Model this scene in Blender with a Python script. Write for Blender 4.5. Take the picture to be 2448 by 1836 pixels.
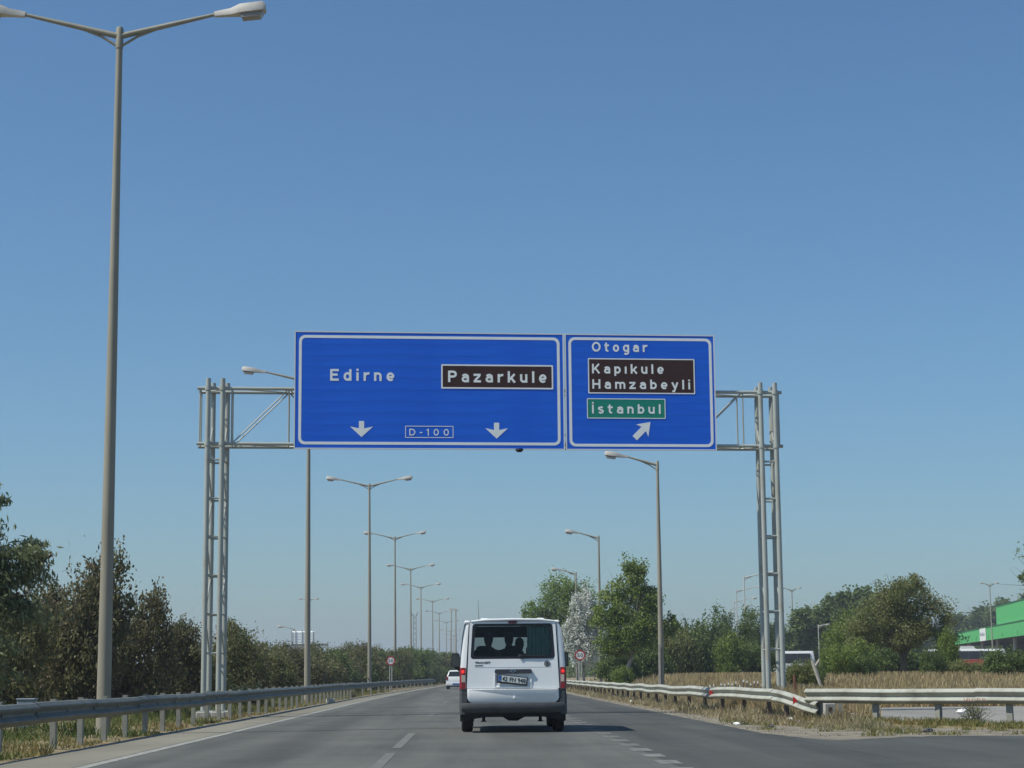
import bpy, math, random
import numpy as np
from mathutils import Matrix, Vector

# ------------------------------------------------------------------ reset
for o in list(bpy.data.objects):
    bpy.data.objects.remove(o)
scene = bpy.context.scene
COL = scene.collection
R = math.radians

# ------------------------------------------------------------------ camera
PITCH, YAW, ROLL, CAMZ = 0.15211, 0.02146, 0.0084, 1.05
fw = Vector((math.sin(YAW) * math.cos(PITCH), math.cos(YAW) * math.cos(PITCH), math.sin(PITCH)))
rt = fw.cross(Vector((0, 0, 1))).normalized()
up = rt.cross(fw)
r2 = rt * math.cos(ROLL) - up * math.sin(ROLL)
u2 = up * math.cos(ROLL) + rt * math.sin(ROLL)
cd = bpy.data.cameras.new('camera')
cam = bpy.data.objects.new('camera', cd)
COL.objects.link(cam)
cam.matrix_world = Matrix(((r2.x, u2.x, -fw.x, 0), (r2.y, u2.y, -fw.y, 0), (r2.z, u2.z, -fw.z, CAMZ), (0, 0, 0, 1)))
cd.sensor_width = 36
cd.lens = 66.73
cd.clip_start = 0.1
cd.clip_end = 20000
scene.camera = cam

# ------------------------------------------------------------------ sky, sun, exposure
SUN_EL, SUN_BACK = 53.0, 19.0          # elevation; how far behind the left-hand side
az = R(-90 - SUN_BACK)                 # clockwise from +Y
sdir = Vector((math.sin(az) * math.cos(R(SUN_EL)), math.cos(az) * math.cos(R(SUN_EL)), math.sin(R(SUN_EL))))
w = bpy.data.worlds.new('World')
scene.world = w
w.use_nodes = True
nt = w.node_tree
bg = nt.nodes['Background']
sky = nt.nodes.new('ShaderNodeTexSky')
sky.sky_type = 'NISHITA'
sky.sun_disc = False
sky.sun_elevation = R(SUN_EL)
sky.sun_rotation = az
sky.air_density = 1.1
sky.dust_density = 0.75
sky.ozone_density = 9.0
sky.altitude = 50
tint = nt.nodes.new('ShaderNodeMix')          # even greenish cast of the windscreen over the whole sky
tint.data_type = 'RGBA'
tint.blend_type = 'MULTIPLY'
tint.inputs[0].default_value = 1.0
tint.inputs[7].default_value = (0.83, 0.965, 0.965, 1)
nt.links.new(sky.outputs[0], tint.inputs[6])
nt.links.new(tint.outputs[2], bg.inputs[0])
bg.inputs[1].default_value = 0.108
sl = bpy.data.lights.new('sun', 'SUN')
sl.energy = 4.7
sl.angle = R(0.53)
sl.color = (1.0, 0.965, 0.87)
so = bpy.data.objects.new('sun', sl)
COL.objects.link(so)
so.rotation_euler = sdir.to_track_quat('Z', 'Y').to_euler()
scene.view_settings.view_transform = 'Standard'
scene.view_settings.look = 'None'
scene.view_settings.gamma = 1
scene.view_settings.exposure = 0
scene.view_settings.use_curve_mapping = False
scene.render.engine = 'CYCLES'
scene.cycles.max_bounces = 8
scene.cycles.transparent_max_bounces = 12

# ------------------------------------------------------------------ materials
MATS = {}


def mat(name, col, rough=0.6, metal=0.0, var=0.0, scale=4.0, col2=None, bump=0.0, bscale=60.0, spec=0.4,
        stretch=(1, 1, 1), detail=5, coat=0.0, lo=0.35, hi=0.65):
    m = bpy.data.materials.new(name)
    m.use_nodes = True
    n = m.node_tree.nodes
    l = m.node_tree.links
    p = n['Principled BSDF']
    p.inputs['Roughness'].default_value = rough
    p.inputs['Metallic'].default_value = metal
    p.inputs['Specular IOR Level'].default_value = spec
    p.inputs['Coat Weight'].default_value = coat
    if col2 is None and var > 0:
        col2 = tuple(min(1, c * (1 + var)) for c in col)
        col = tuple(c * (1 - var) for c in col)
    if col2 is not None:
        tc = n.new('ShaderNodeTexCoord')
        mp = n.new('ShaderNodeMapping')
        mp.inputs['Scale'].default_value = stretch
        nz = n.new('ShaderNodeTexNoise')
        nz.inputs['Scale'].default_value = scale
        nz.inputs['Detail'].default_value = detail
        nz.inputs['Roughness'].default_value = 0.65
        cr = n.new('ShaderNodeValToRGB')
        cr.color_ramp.elements[0].position = lo
        cr.color_ramp.elements[0].color = (*col, 1)
        cr.color_ramp.elements[1].position = hi
        cr.color_ramp.elements[1].color = (*col2, 1)
        l.new(tc.outputs['Object'], mp.inputs[0])
        l.new(mp.outputs[0], nz.inputs['Vector'])
        l.new(nz.outputs['Fac'], cr.inputs[0])
        l.new(cr.outputs[0], p.inputs['Base Color'])
    else:
        p.inputs['Base Color'].default_value = (*col, 1)
    if bump > 0:
        tc2 = n.new('ShaderNodeTexCoord')
        nb = n.new('ShaderNodeTexNoise')
        nb.inputs['Scale'].default_value = bscale
        nb.inputs['Detail'].default_value = 6
        bp = n.new('ShaderNodeBump')
        bp.inputs['Strength'].default_value = bump
        bp.inputs['Distance'].default_value = 0.02
        l.new(tc2.outputs['Object'], nb.inputs['Vector'])
        l.new(nb.outputs['Fac'], bp.inputs['Height'])
        l.new(bp.outputs[0], p.inputs['Normal'])
    MATS[name] = m
    return m


def leafmat(name, cols, trans=0.3, rough=0.55):
    m = bpy.data.materials.new(name)
    m.use_nodes = True
    n = m.node_tree.nodes
    l = m.node_tree.links
    p = n['Principled BSDF']
    p.inputs['Roughness'].default_value = rough
    p.inputs['Specular IOR Level'].default_value = 0.3
    at = n.new('ShaderNodeAttribute')
    at.attribute_name = 'tint'
    cr = n.new('ShaderNodeValToRGB')
    e = cr.color_ramp.elements
    while len(e) < len(cols):
        e.new(0.5)
    for i, c in enumerate(cols):
        e[i].position = i / (len(cols) - 1)
        e[i].color = (*c, 1)
    l.new(at.outputs['Fac'], cr.inputs[0])
    l.new(cr.outputs[0], p.inputs['Base Color'])
    tr = n.new('ShaderNodeBsdfTranslucent')
    l.new(cr.outputs[0], tr.inputs['Color'])
    mx = n.new('ShaderNodeMixShader')
    mx.inputs[0].default_value = trans
    l.new(p.outputs[0], mx.inputs[1])
    l.new(tr.outputs[0], mx.inputs[2])
    l.new(mx.outputs[0], n['Material Output'].inputs[0])
    MATS[name] = m
    return m


def glassmat(name, tint, alpha, rough=0.03):
    m = bpy.data.materials.new(name)
    m.use_nodes = True
    n = m.node_tree.nodes
    l = m.node_tree.links
    n.remove(n['Principled BSDF'])
    tb = n.new('ShaderNodeBsdfTransparent')
    tb.inputs[0].default_value = (*tint, 1)
    gl = n.new('ShaderNodeBsdfGlossy')
    gl.inputs['Roughness'].default_value = rough
    fr = n.new('ShaderNodeFresnel')
    fr.inputs[0].default_value = alpha
    mx = n.new('ShaderNodeMixShader')
    l.new(fr.outputs[0], mx.inputs[0])
    l.new(tb.outputs[0], mx.inputs[1])
    l.new(gl.outputs[0], mx.inputs[2])
    l.new(mx.outputs[0], n['Material Output'].inputs[0])
    MATS[name] = m
    return m


def emat(name, col, strength, base):
    m = mat(name, base, 0.2)
    p = m.node_tree.nodes['Principled BSDF']
    p.inputs['Emission Color'].default_value = (*col, 1)
    p.inputs['Emission Strength'].default_value = strength
    return m


# asphalt: long wear streaks along the lanes + aggregate speckle
def asphalt(name, dark, light, speck, bands=()):
    m = bpy.data.materials.new(name)
    m.use_nodes = True
    n = m.node_tree.nodes
    l = m.node_tree.links
    p = n['Principled BSDF']
    p.inputs['Roughness'].default_value = 0.88
    p.inputs['Specular IOR Level'].default_value = 0.25
    tc = n.new('ShaderNodeTexCoord')
    mp = n.new('ShaderNodeMapping')
    mp.inputs['Scale'].default_value = (1.0, 0.045, 1)
    a = n.new('ShaderNodeTexNoise')
    a.inputs['Scale'].default_value = 0.95
    a.inputs['Detail'].default_value = 5
    a.inputs['Roughness'].default_value = 0.6
    b = n.new('ShaderNodeTexNoise')
    b.inputs['Scale'].default_value = 0.30
    b.inputs['Detail'].default_value = 9
    b.inputs['Roughness'].default_value = 0.68
    c = n.new('ShaderNodeTexNoise')
    c.inputs['Scale'].default_value = 70
    c.inputs['Detail'].default_value = 3
    mx = n.new('ShaderNodeMix')
    mx.data_type = 'FLOAT'
    mx.inputs[0].default_value = 0.42
    cr = n.new('ShaderNodeValToRGB')
    cr.color_ramp.elements[0].position = 0.36
    cr.color_ramp.elements[0].color = (*dark, 1)
    cr.color_ramp.elements[1].position = 0.64
    cr.color_ramp.elements[1].color = (*light, 1)
    mc = n.new('ShaderNodeMix')
    mc.data_type = 'RGBA'
    mc.blend_type = 'OVERLAY'
    mc.inputs[0].default_value = speck
    l.new(tc.outputs['Object'], mp.inputs[0])
    l.new(mp.outputs[0], a.inputs['Vector'])
    l.new(tc.outputs['Object'], b.inputs['Vector'])
    l.new(tc.outputs['Object'], c.inputs['Vector'])
    l.new(a.outputs['Fac'], mx.inputs[2])
    l.new(b.outputs['Fac'], mx.inputs[3])
    l.new(mx.outputs[0], cr.inputs[0])
    l.new(cr.outputs[0], mc.inputs[6])
    l.new(c.outputs['Fac'], mc.inputs[7])
    out = mc.outputs[2]
    if bands:                                   # oil and rubber stains down the middle of each lane
        sep = n.new('ShaderNodeSeparateXYZ')
        l.new(tc.outputs['Object'], sep.inputs[0])
        tot = None

        def M(op, x, y):
            q = n.new('ShaderNodeMath')
            q.operation = op
            for i_, v_ in enumerate((x, y)):
                if v_ is None:
                    continue
                if isinstance(v_, (int, float)):
                    q.inputs[i_].default_value = v_
                else:
                    l.new(v_, q.inputs[i_])
            return q.outputs[0]
        for xc, wd_, st_ in bands:
            d_ = M('DIVIDE', M('SUBTRACT', sep.outputs[0], xc), wd_)
            e_ = M('MULTIPLY', M('EXPONENT', M('MULTIPLY', M('MULTIPLY', d_, d_), -1.0), None), st_)
            tot = e_ if tot is None else M('ADD', tot, e_)
        nz2 = n.new('ShaderNodeTexNoise')
        nz2.inputs['Scale'].default_value = 0.55
        nz2.inputs['Detail'].default_value = 7
        mp2 = n.new('ShaderNodeMapping')
        mp2.inputs['Scale'].default_value = (1.0, 0.16, 1)
        l.new(tc.outputs['Object'], mp2.inputs[0])
        l.new(mp2.outputs[0], nz2.inputs['Vector'])
        am = M('MULTIPLY', tot, M('MULTIPLY', nz2.outputs['Fac'], 1.9))
        mb2 = n.new('ShaderNodeMix')
        mb2.data_type = 'RGBA'
        mb2.clamp_factor = True
        l.new(am, mb2.inputs[0])
        l.new(out, mb2.inputs[6])
        mb2.inputs[7].default_value = (*[v_ * 0.52 for v_ in dark], 1)
        out = mb2.outputs[2]
    l.new(out, p.inputs['Base Color'])
    bp = n.new('ShaderNodeBump')
    bp.inputs['Strength'].default_value = 0.5
    bp.inputs['Distance'].default_value = 0.01
    l.new(c.outputs['Fac'], bp.inputs['Height'])
    l.new(bp.outputs[0], p.inputs['Normal'])
    MATS[name] = m
    return m


asphalt('asphalt', (0.074, 0.077, 0.070), (0.146, 0.147, 0.130), 0.45, ((-2.95, 0.55, 0.42), (0.62, 0.5, 0.26), (-4.1, 0.25, 0.2)))
asphalt('asphalt_dark', (0.050, 0.054, 0.050), (0.098, 0.101, 0.091), 0.45)
asphalt('shoulder', (0.17, 0.16, 0.125), (0.25, 0.235, 0.185), 0.4)
asphalt('plaza', (0.20, 0.195, 0.175), (0.29, 0.28, 0.25), 0.3)
mat('strip_black', (0.02, 0.021, 0.024), 0.7)  # near-black colour of the thin strips across the road
mat('paint', (0.36, 0.36, 0.32), 0.8, col2=(0.20, 0.20, 0.178), scale=6, detail=9)
mat('paint_dash', (0.25, 0.25, 0.225), 0.8, col2=(0.10, 0.103, 0.095), scale=5, detail=9)
mat('paint_worn', (0.168, 0.169, 0.150), 0.85, col2=(0.115, 0.118, 0.106), scale=4, detail=8)
mat('ground', (0.16, 0.125, 0.065), 0.95, col2=(0.27, 0.215, 0.12), scale=0.9, bump=0.6, bscale=14, detail=8)
mat('gravel', (0.12, 0.105, 0.078), 0.95, col2=(0.30, 0.265, 0.20), scale=1.3, bump=1.0, bscale=32, detail=12, lo=0.32, hi=0.66)
mat('galv', (0.33, 0.355, 0.345), 0.5, 0.45, col2=(0.45, 0.46, 0.43), scale=3, spec=0.5)
mat('galv_old', (0.115, 0.13, 0.115), 0.6, 0.05, col2=(0.19, 0.20, 0.175), scale=2.2, spec=0.4)
mat('rail_white', (0.245, 0.24, 0.195), 0.65, 0.0, col2=(0.385, 0.395, 0.34), scale=1.8, spec=0.3, detail=9, lo=0.3, hi=0.55)
mat('post_steel', (0.24, 0.24, 0.20), 0.7, 0.05, col2=(0.34, 0.33, 0.28), scale=5)
mat('post_dark', (0.07, 0.055, 0.045), 0.8, col2=(0.12, 0.09, 0.07), scale=6)
mat('reflector', (0.55, 0.03, 0.03), 0.3)
mat('bolt', (0.05, 0.05, 0.05), 0.6)
mat('graffiti', (0.45, 0.16, 0.14), 0.7)
mat('pole', (0.24, 0.225, 0.175), 0.65, 0.0, col2=(0.31, 0.29, 0.23), scale=1.5, stretch=(1, 1, 0.25))
mat('pole_pale', (0.50, 0.50, 0.46), 0.6, 0.15, var=0.1)
mat('lamp_body', (0.46, 0.435, 0.39), 0.55, col2=(0.56, 0.535, 0.485), scale=4)
mat('lamp_glass', (0.30, 0.275, 0.245), 0.3)
mat('gantry', (0.36, 0.39, 0.36), 0.5, 0.05, col2=(0.30, 0.255, 0.18), scale=1.6, lo=0.5, hi=0.85)
mat('concrete', (0.40, 0.385, 0.34), 0.9, col2=(0.50, 0.48, 0.43), scale=3, bump=0.3)
mat('sign_blue', (0.004, 0.115, 0.66), 0.45, col2=(0.007, 0.142, 0.76), scale=1.3, spec=0.3, stretch=(0.35, 1, 3.2), detail=8)
mat('sign_white', (0.87, 0.89, 0.86), 0.4, var=0.03)
mat('sign_frame', (0.74, 0.76, 0.74), 0.4, 0.0)
mat('sign_brown', (0.048, 0.020, 0.017), 0.5, var=0.1, spec=0.25)
mat('sign_green', (0.004, 0.24, 0.165), 0.4, var=0.05)
mat('sign_red', (0.45, 0.035, 0.04), 0.4, var=0.1)
mat('black', (0.012, 0.012, 0.013), 0.5)
mat('van_white', (0.86, 0.87, 0.86), 0.34, col2=(0.78, 0.79, 0.775), scale=1.2, coat=0.4, spec=0.5)
mat('bumper', (0.062, 0.066, 0.068), 0.62, var=0.15)
mat('trim_dark', (0.05, 0.052, 0.065), 0.5)
mat('underbody', (0.010, 0.011, 0.012), 0.8)
mat('rubber', (0.016, 0.016, 0.017), 0.85, var=0.2)
mat('seal', (0.015, 0.016, 0.022), 0.35)
mat('chrome', (0.6, 0.62, 0.65), 0.25, 0.9)
mat('badge_blue', (0.05, 0.09, 0.16), 0.3, 0.3)
mat('light_red', (0.24, 0.008, 0.016), 0.18, spec=0.6)
mat('mirror_face', (0.10, 0.105, 0.11), 0.15, 0.6)
mat('light_clear', (0.50, 0.42, 0.36), 0.15, spec=0.7)
mat('light_purple', (0.075, 0.012, 0.045), 0.2)
emat('light_lit', (1.0, 0.04, 0.03), 0.8, (0.6, 0.02, 0.02))
mat('plate_white', (0.66, 0.67, 0.62), 0.5)
mat('plate_blue', (0.015, 0.10, 0.35), 0.45)
mat('seat', (0.022, 0.022, 0.025), 0.85)
mat('curtain', (0.55, 0.80, 0.74), 0.85, col2=(0.25, 0.45, 0.44), scale=9, stretch=(6, 6, 0.4))
mat('skin', (0.30, 0.18, 0.12), 0.6)
mat('hair', (0.012, 0.010, 0.009), 0.6)
mat('cloth_dark', (0.04, 0.045, 0.05), 0.9)
mat('car_white', (0.78, 0.79, 0.78), 0.3, coat=0.4)
mat('tint_glass', (0.016, 0.022, 0.025), 0.06, spec=0.6)
glassmat('rear_glass', (0.46, 0.52, 0.50), 1.35)
glassmat('clear_glass', (0.75, 0.80, 0.78), 1.45)
mat('bus_white', (0.74, 0.75, 0.74), 0.35, coat=0.3)
mat('bus_red', (0.50, 0.035, 0.04), 0.35, coat=0.3)
mat('bus_glass', (0.014, 0.016, 0.028), 0.08, spec=0.6)
mat('green_paint', (0.07, 0.40, 0.105), 0.5, col2=(0.08, 0.43, 0.12), scale=0.8)
mat('green_dark', (0.012, 0.12, 0.03), 0.6)
mat('banner', (0.72, 0.74, 0.72), 0.6)
mat('banner_ink', (0.28, 0.33, 0.36), 0.6)
mat('column', (0.38, 0.40, 0.40), 0.7, var=0.1)
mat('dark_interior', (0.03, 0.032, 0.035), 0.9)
mat('bark', (0.10, 0.085, 0.065), 0.9, col2=(0.17, 0.15, 0.12), scale=5, stretch=(4, 4, 1))
mat('bark_pale', (0.42, 0.40, 0.35), 0.85, col2=(0.24, 0.22, 0.19), scale=4, stretch=(3, 3, 1))
mat('wood_post', (0.42, 0.39, 0.33), 0.85, var=0.15)
mat('cabinet', (0.20, 0.26, 0.31), 0.6)
mat('litter', (0.75, 0.76, 0.74), 0.6)
mat('litter_dark', (0.06, 0.06, 0.07), 0.6)
mat('hill', (0.045, 0.06, 0.04), 0.95, col2=(0.075, 0.085, 0.05), scale=0.02, detail=8)
mat('rust', (0.17, 0.075, 0.04), 0.85, var=0.3)
leafmat('leaf_plum', [(0.085, 0.075, 0.040), (0.15, 0.120, 0.070), (0.15, 0.165, 0.062), (0.22, 0.185, 0.11)], 0.4)
leafmat('leaf_mixed', [(0.105, 0.108, 0.045), (0.14, 0.170, 0.052), (0.185, 0.160, 0.082), (0.20, 0.23, 0.078)], 0.4)
leafmat('leaf_conifer', [(0.030, 0.048, 0.022), (0.050, 0.080, 0.034)], 0.15)
leafmat('leaf_green', [(0.095, 0.140, 0.026), (0.15, 0.215, 0.038), (0.22, 0.285, 0.062), (0.31, 0.35, 0.13)], 0.4)
leafmat('leaf_bright', [(0.105, 0.165, 0.026), (0.175, 0.26, 0.040), (0.25, 0.33, 0.068)], 0.45)
leafmat('leaf_silver', [(0.30, 0.33, 0.25), (0.60, 0.62, 0.55), (0.82, 0.82, 0.76)], 0.25)
leafmat('leaf_dark', [(0.085, 0.130, 0.038), (0.125, 0.180, 0.050), (0.185, 0.24, 0.072)], 0.4)
leafmat('leaf_olive', [(0.125, 0.155, 0.050), (0.185, 0.215, 0.070), (0.19, 0.195, 0.072), (0.26, 0.285, 0.11)], 0.4)
leafmat('leaf_poplar', [(0.090, 0.140, 0.044), (0.135, 0.195, 0.060), (0.20, 0.255, 0.09)], 0.4)
leafmat('leaf_willow', [(0.11, 0.14, 0.080), (0.18, 0.215, 0.105), (0.25, 0.27, 0.14)], 0.35)
leafmat('fruit', [(0.13, 0.075, 0.05), (0.22, 0.12, 0.08)], 0.1)
leafmat('grass_dry', [(0.25, 0.195, 0.105), (0.36, 0.30, 0.17), (0.45, 0.385, 0.235), (0.19, 0.19, 0.09)], 0.35)
leafmat('grass_field', [(0.30, 0.22, 0.11), (0.40, 0.31, 0.16), (0.45, 0.37, 0.205), (0.25, 0.235, 0.11)], 0.35)
leafmat('grass_green', [(0.07, 0.10, 0.022), (0.12, 0.16, 0.035), (0.22, 0.20, 0.07), (0.30, 0.22, 0.09)], 0.35)


# ------------------------------------------------------------------ mesh helpers
class MB:
    def __init__(self):
        self.v = []
        self.f = []

    def add(self, vs, fs):
        o = len(self.v)
        self.v += [tuple(p) for p in vs]
        self.f += [tuple(i + o for i in q) for q in fs]
        return self

    def box(self, x0, x1, y0, y1, z0, z1, ch=0.0):
        if ch <= 0:
            vs = [(x0, y0, z0), (x1, y0, z0), (x1, y1, z0), (x0, y1, z0), (x0, y0, z1), (x1, y0, z1), (x1, y1, z1), (x0, y1, z1)]
            fs = [(0, 3, 2, 1), (4, 5, 6, 7), (0, 1, 5, 4), (1, 2, 6, 5), (2, 3, 7, 6), (3, 0, 4, 7)]
            return self.add(vs, fs)
        c = ch
        rings = []
        for z, i in ((z0, c), (z0 + c, 0), (z1 - c, 0), (z1, c)):
            a, b, d, e = x0 + i, x1 - i, y0 + i, y1 - i
            rings.append([(a + c, d, z), (b - c, d, z), (b, d + c, z), (b, e - c, z), (b - c, e, z), (a + c, e, z), (a, e - c, z), (a, d + c, z)])
        return self.loft(rings, True, True)

    def loft(self, rings, cap0=True, cap1=True, closed=True):
        n = len(rings[0])
        o = len(self.v)
        for r in rings:
            self.v += [tuple(p) for p in r]
        m = n if closed else n - 1
        for k in range(len(rings) - 1):
            for i in range(m):
                a = o + k * n + i
                b = o + k * n + (i + 1) % n
                self.f.append((a, b, b + n, a + n))
        if cap0:
            self.f.append(tuple(o + i for i in reversed(range(n))))
        if cap1:
            b = o + (len(rings) - 1) * n
            self.f.append(tuple(b + i for i in range(n)))
        return self

    def tube(self, p0, p1, r0, r1=None, n=8, caps=True):
        return self.path([p0, p1], [r0, r0 if r1 is None else r1], n, caps)

    def path(self, pts, rad, n=8, caps=True, sx=1.0):
        pts = [Vector(p) for p in pts]
        rings = []
        for i, p in enumerate(pts):
            t = (pts[min(i + 1, len(pts) - 1)] - pts[max(i - 1, 0)]).normalized()
            a = t.cross(Vector((0, 0, 1)))
            if a.length < 1e-3:
                a = Vector((1, 0, 0))
            a.normalize()
            b = a.cross(t)
            rings.append([p + (a * math.cos(2 * math.pi * k / n) * sx + b * math.sin(2 * math.pi * k / n)) * rad[i] for k in range(n)])
        for r in rings:
            r.reverse()
        return self.loft(rings, caps, caps)

    def prism(self, poly, y0, y1):
        """poly in (x,z), counter-clockwise seen from -y; extruded along y"""
        n = len(poly)
        vs = [(x, y0, z) for x, z in poly] + [(x, y1, z) for x, z in poly]
        fs = [tuple(range(n)), tuple(reversed(range(n, 2 * n)))]
        fs += [(i, i + n, (i + 1) % n + n, (i + 1) % n) for i in range(n)]
        return self.add(vs, fs)

    def flat(self, poly, z, th=0.0):
        n = len(poly)
        if th == 0:
            return self.add([(x, y, z) for x, y in poly], [tuple(range(n))])
        vs = [(x, y, z) for x, y in poly] + [(x, y, z - th) for x, y in poly]
        fs = [tuple(range(n)), tuple(reversed(range(n, 2 * n)))] + [(i + n, (i + 1) % n + n, (i + 1) % n, i) for i in range(n)]
        return self.add(vs, fs)

    def ring(self, outer, inner, y0, y1):
        """frame between two loops of equal length in (x,z), with thickness along y"""
        n = len(outer)
        vs = [(x, y0, z) for x, z in outer] + [(x, y0, z) for x, z in inner] + [(x, y1, z) for x, z in outer] + [(x, y1, z) for x, z in inner]
        fs = []
        for i in range(n):
            j = (i + 1) % n
            fs += [(i, j, n + j, n + i), (2 * n + i, 3 * n + i, 3 * n + j, 2 * n + j), (i, 2 * n + i, 2 * n + j, j), (n + i, n + j, 3 * n + j, 3 * n + i)]
        return self.add(vs, fs)

    def mesh(self, name, smooth=False):
        me = bpy.data.meshes.new(name)
        me.from_pydata(self.v, [], self.f)
        me.update()
        if smooth:
            me.shade_smooth()
            me.set_sharp_from_angle(angle=R(38))
        return me

    def build(self, name, m, parent=None, smooth=False):
        me = self.mesh(name, smooth)
        me.materials.append(MATS[m])
        return link(name, me, parent)


def link(name, data, parent=None):
    o = bpy.data.objects.new(name, data)
    COL.objects.link(o)
    if parent is not None:
        o.parent = parent
    return o


def tag(o, label=None, cat=None, group=None, kind=None):
    if label:
        o['label'] = label
    if cat:
        o['category'] = cat
    if group:
        o['group'] = group
    if kind:
        o['kind'] = kind
    return o


def thing(name, label, cat, loc=(0, 0, 0), rz=0.0, group=None):
    o = link(name, None)
    o.location = loc
    o.rotation_euler = (0, 0, rz)
    return tag(o, label, cat, group)


def copy_tree(o, parent=None):
    c = o.copy()
    COL.objects.link(c)
    c.parent = parent
    for ch in o.children:
        copy_tree(ch, c)
    return c


def rrect(x0, x1, z0, z1, r, n=6):
    """rounded rectangle loop, counter-clockwise in (x,z); r may be one radius or (bl,br,tr,tl)"""
    if not isinstance(r, (tuple, list)):
        r = (r,) * 4
    pts = []
    for (cx, cz, a0), q in zip(((x0, z0, 180), (x1, z0, 270), (x1, z1, 0), (x0, z1, 90)), r):
        sx = 1 if cx == x0 else -1
        sz = 1 if cz == z0 else -1
        for k in range(n + 1):
            a = R(a0 + 90 * k / n)
            pts.append((cx + sx * q + q * math.cos(a), cz + sz * q + q * math.sin(a)))
    return pts


def ellipse(cx, cz, rx, rz, n=28):
    return [(cx + rx * math.cos(2 * math.pi * k / n), cz + rz * math.sin(2 * math.pi * k / n)) for k in range(n)]


def text_mesh(s, u0, u1, z0, cap, y, th=0.004, bold=0.022, space=1.12, caps='E'):
    """letters as raised film: stretched to run from u0 to u1, baseline z0, cap height cap, facing -y"""
    def conv(body):
        cu = bpy.data.curves.new('t', 'FONT')
        cu.body = body
        cu.size = 1
        cu.offset = bold
        cu.space_character = space
        cu.extrude = 0.5
        cu.resolution_u = 3
        ob = bpy.data.objects.new('t', cu)
        COL.objects.link(ob)
        dg = bpy.context.evaluated_depsgraph_get()
        me = bpy.data.meshes.new_from_object(ob.evaluated_get(dg))
        bpy.data.objects.remove(ob)
        bpy.data.curves.remove(cu)
        co = np.zeros(len(me.vertices) * 3, 'f')
        me.vertices.foreach_get('co', co)
        return me, co.reshape(-1, 3)
    ref, rc = conv(caps)
    h0, h1 = rc[:, 1].min(), rc[:, 1].max()
    bpy.data.meshes.remove(ref)
    me, co = conv(s)
    sx = (u1 - u0) / (co[:, 0].max() - co[:, 0].min())
    out = np.empty_like(co)
    out[:, 0] = u0 + (co[:, 0] - co[:, 0].min()) * sx
    out[:, 2] = z0 + (co[:, 1] - h0) / (h1 - h0) * cap
    out[:, 1] = y - co[:, 2] * th
    me.vertices.foreach_set('co', out.ravel())
    me.update()
    return me


def lettering(name, s, u0, u1, z0, cap, y, m, parent, **k):
    me = text_mesh(s, u0, u1, z0, cap, y, **k)
    me.materials.clear()
    me.materials.append(MATS[m])
    return link(name, me, parent)


# ------------------------------------------------------------------ road-sign alphabet drawn as strokes
def arc(cx, cz, rx, rz, a0, a1, n=10):
    return [(cx + rx * math.cos(R(a0 + (a1 - a0) * k / n)), cz + rz * math.sin(R(a0 + (a1 - a0) * k / n))) for k in range(n + 1)]


XH, SW = 0.74, 0.175                      # x-height and stroke width in cap heights
hs = SW / 2
xm, xr_ = XH / 2, XH / 2 - hs             # middle and radius of a round small letter
bw = 0.56                                 # width of a round small letter


def bowl():
    return arc(bw / 2, xm, bw / 2 - hs, xr_, 0, 360, 24)


def stem(x, z0, z1):
    return [(x, z0), (x, z1)]


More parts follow.
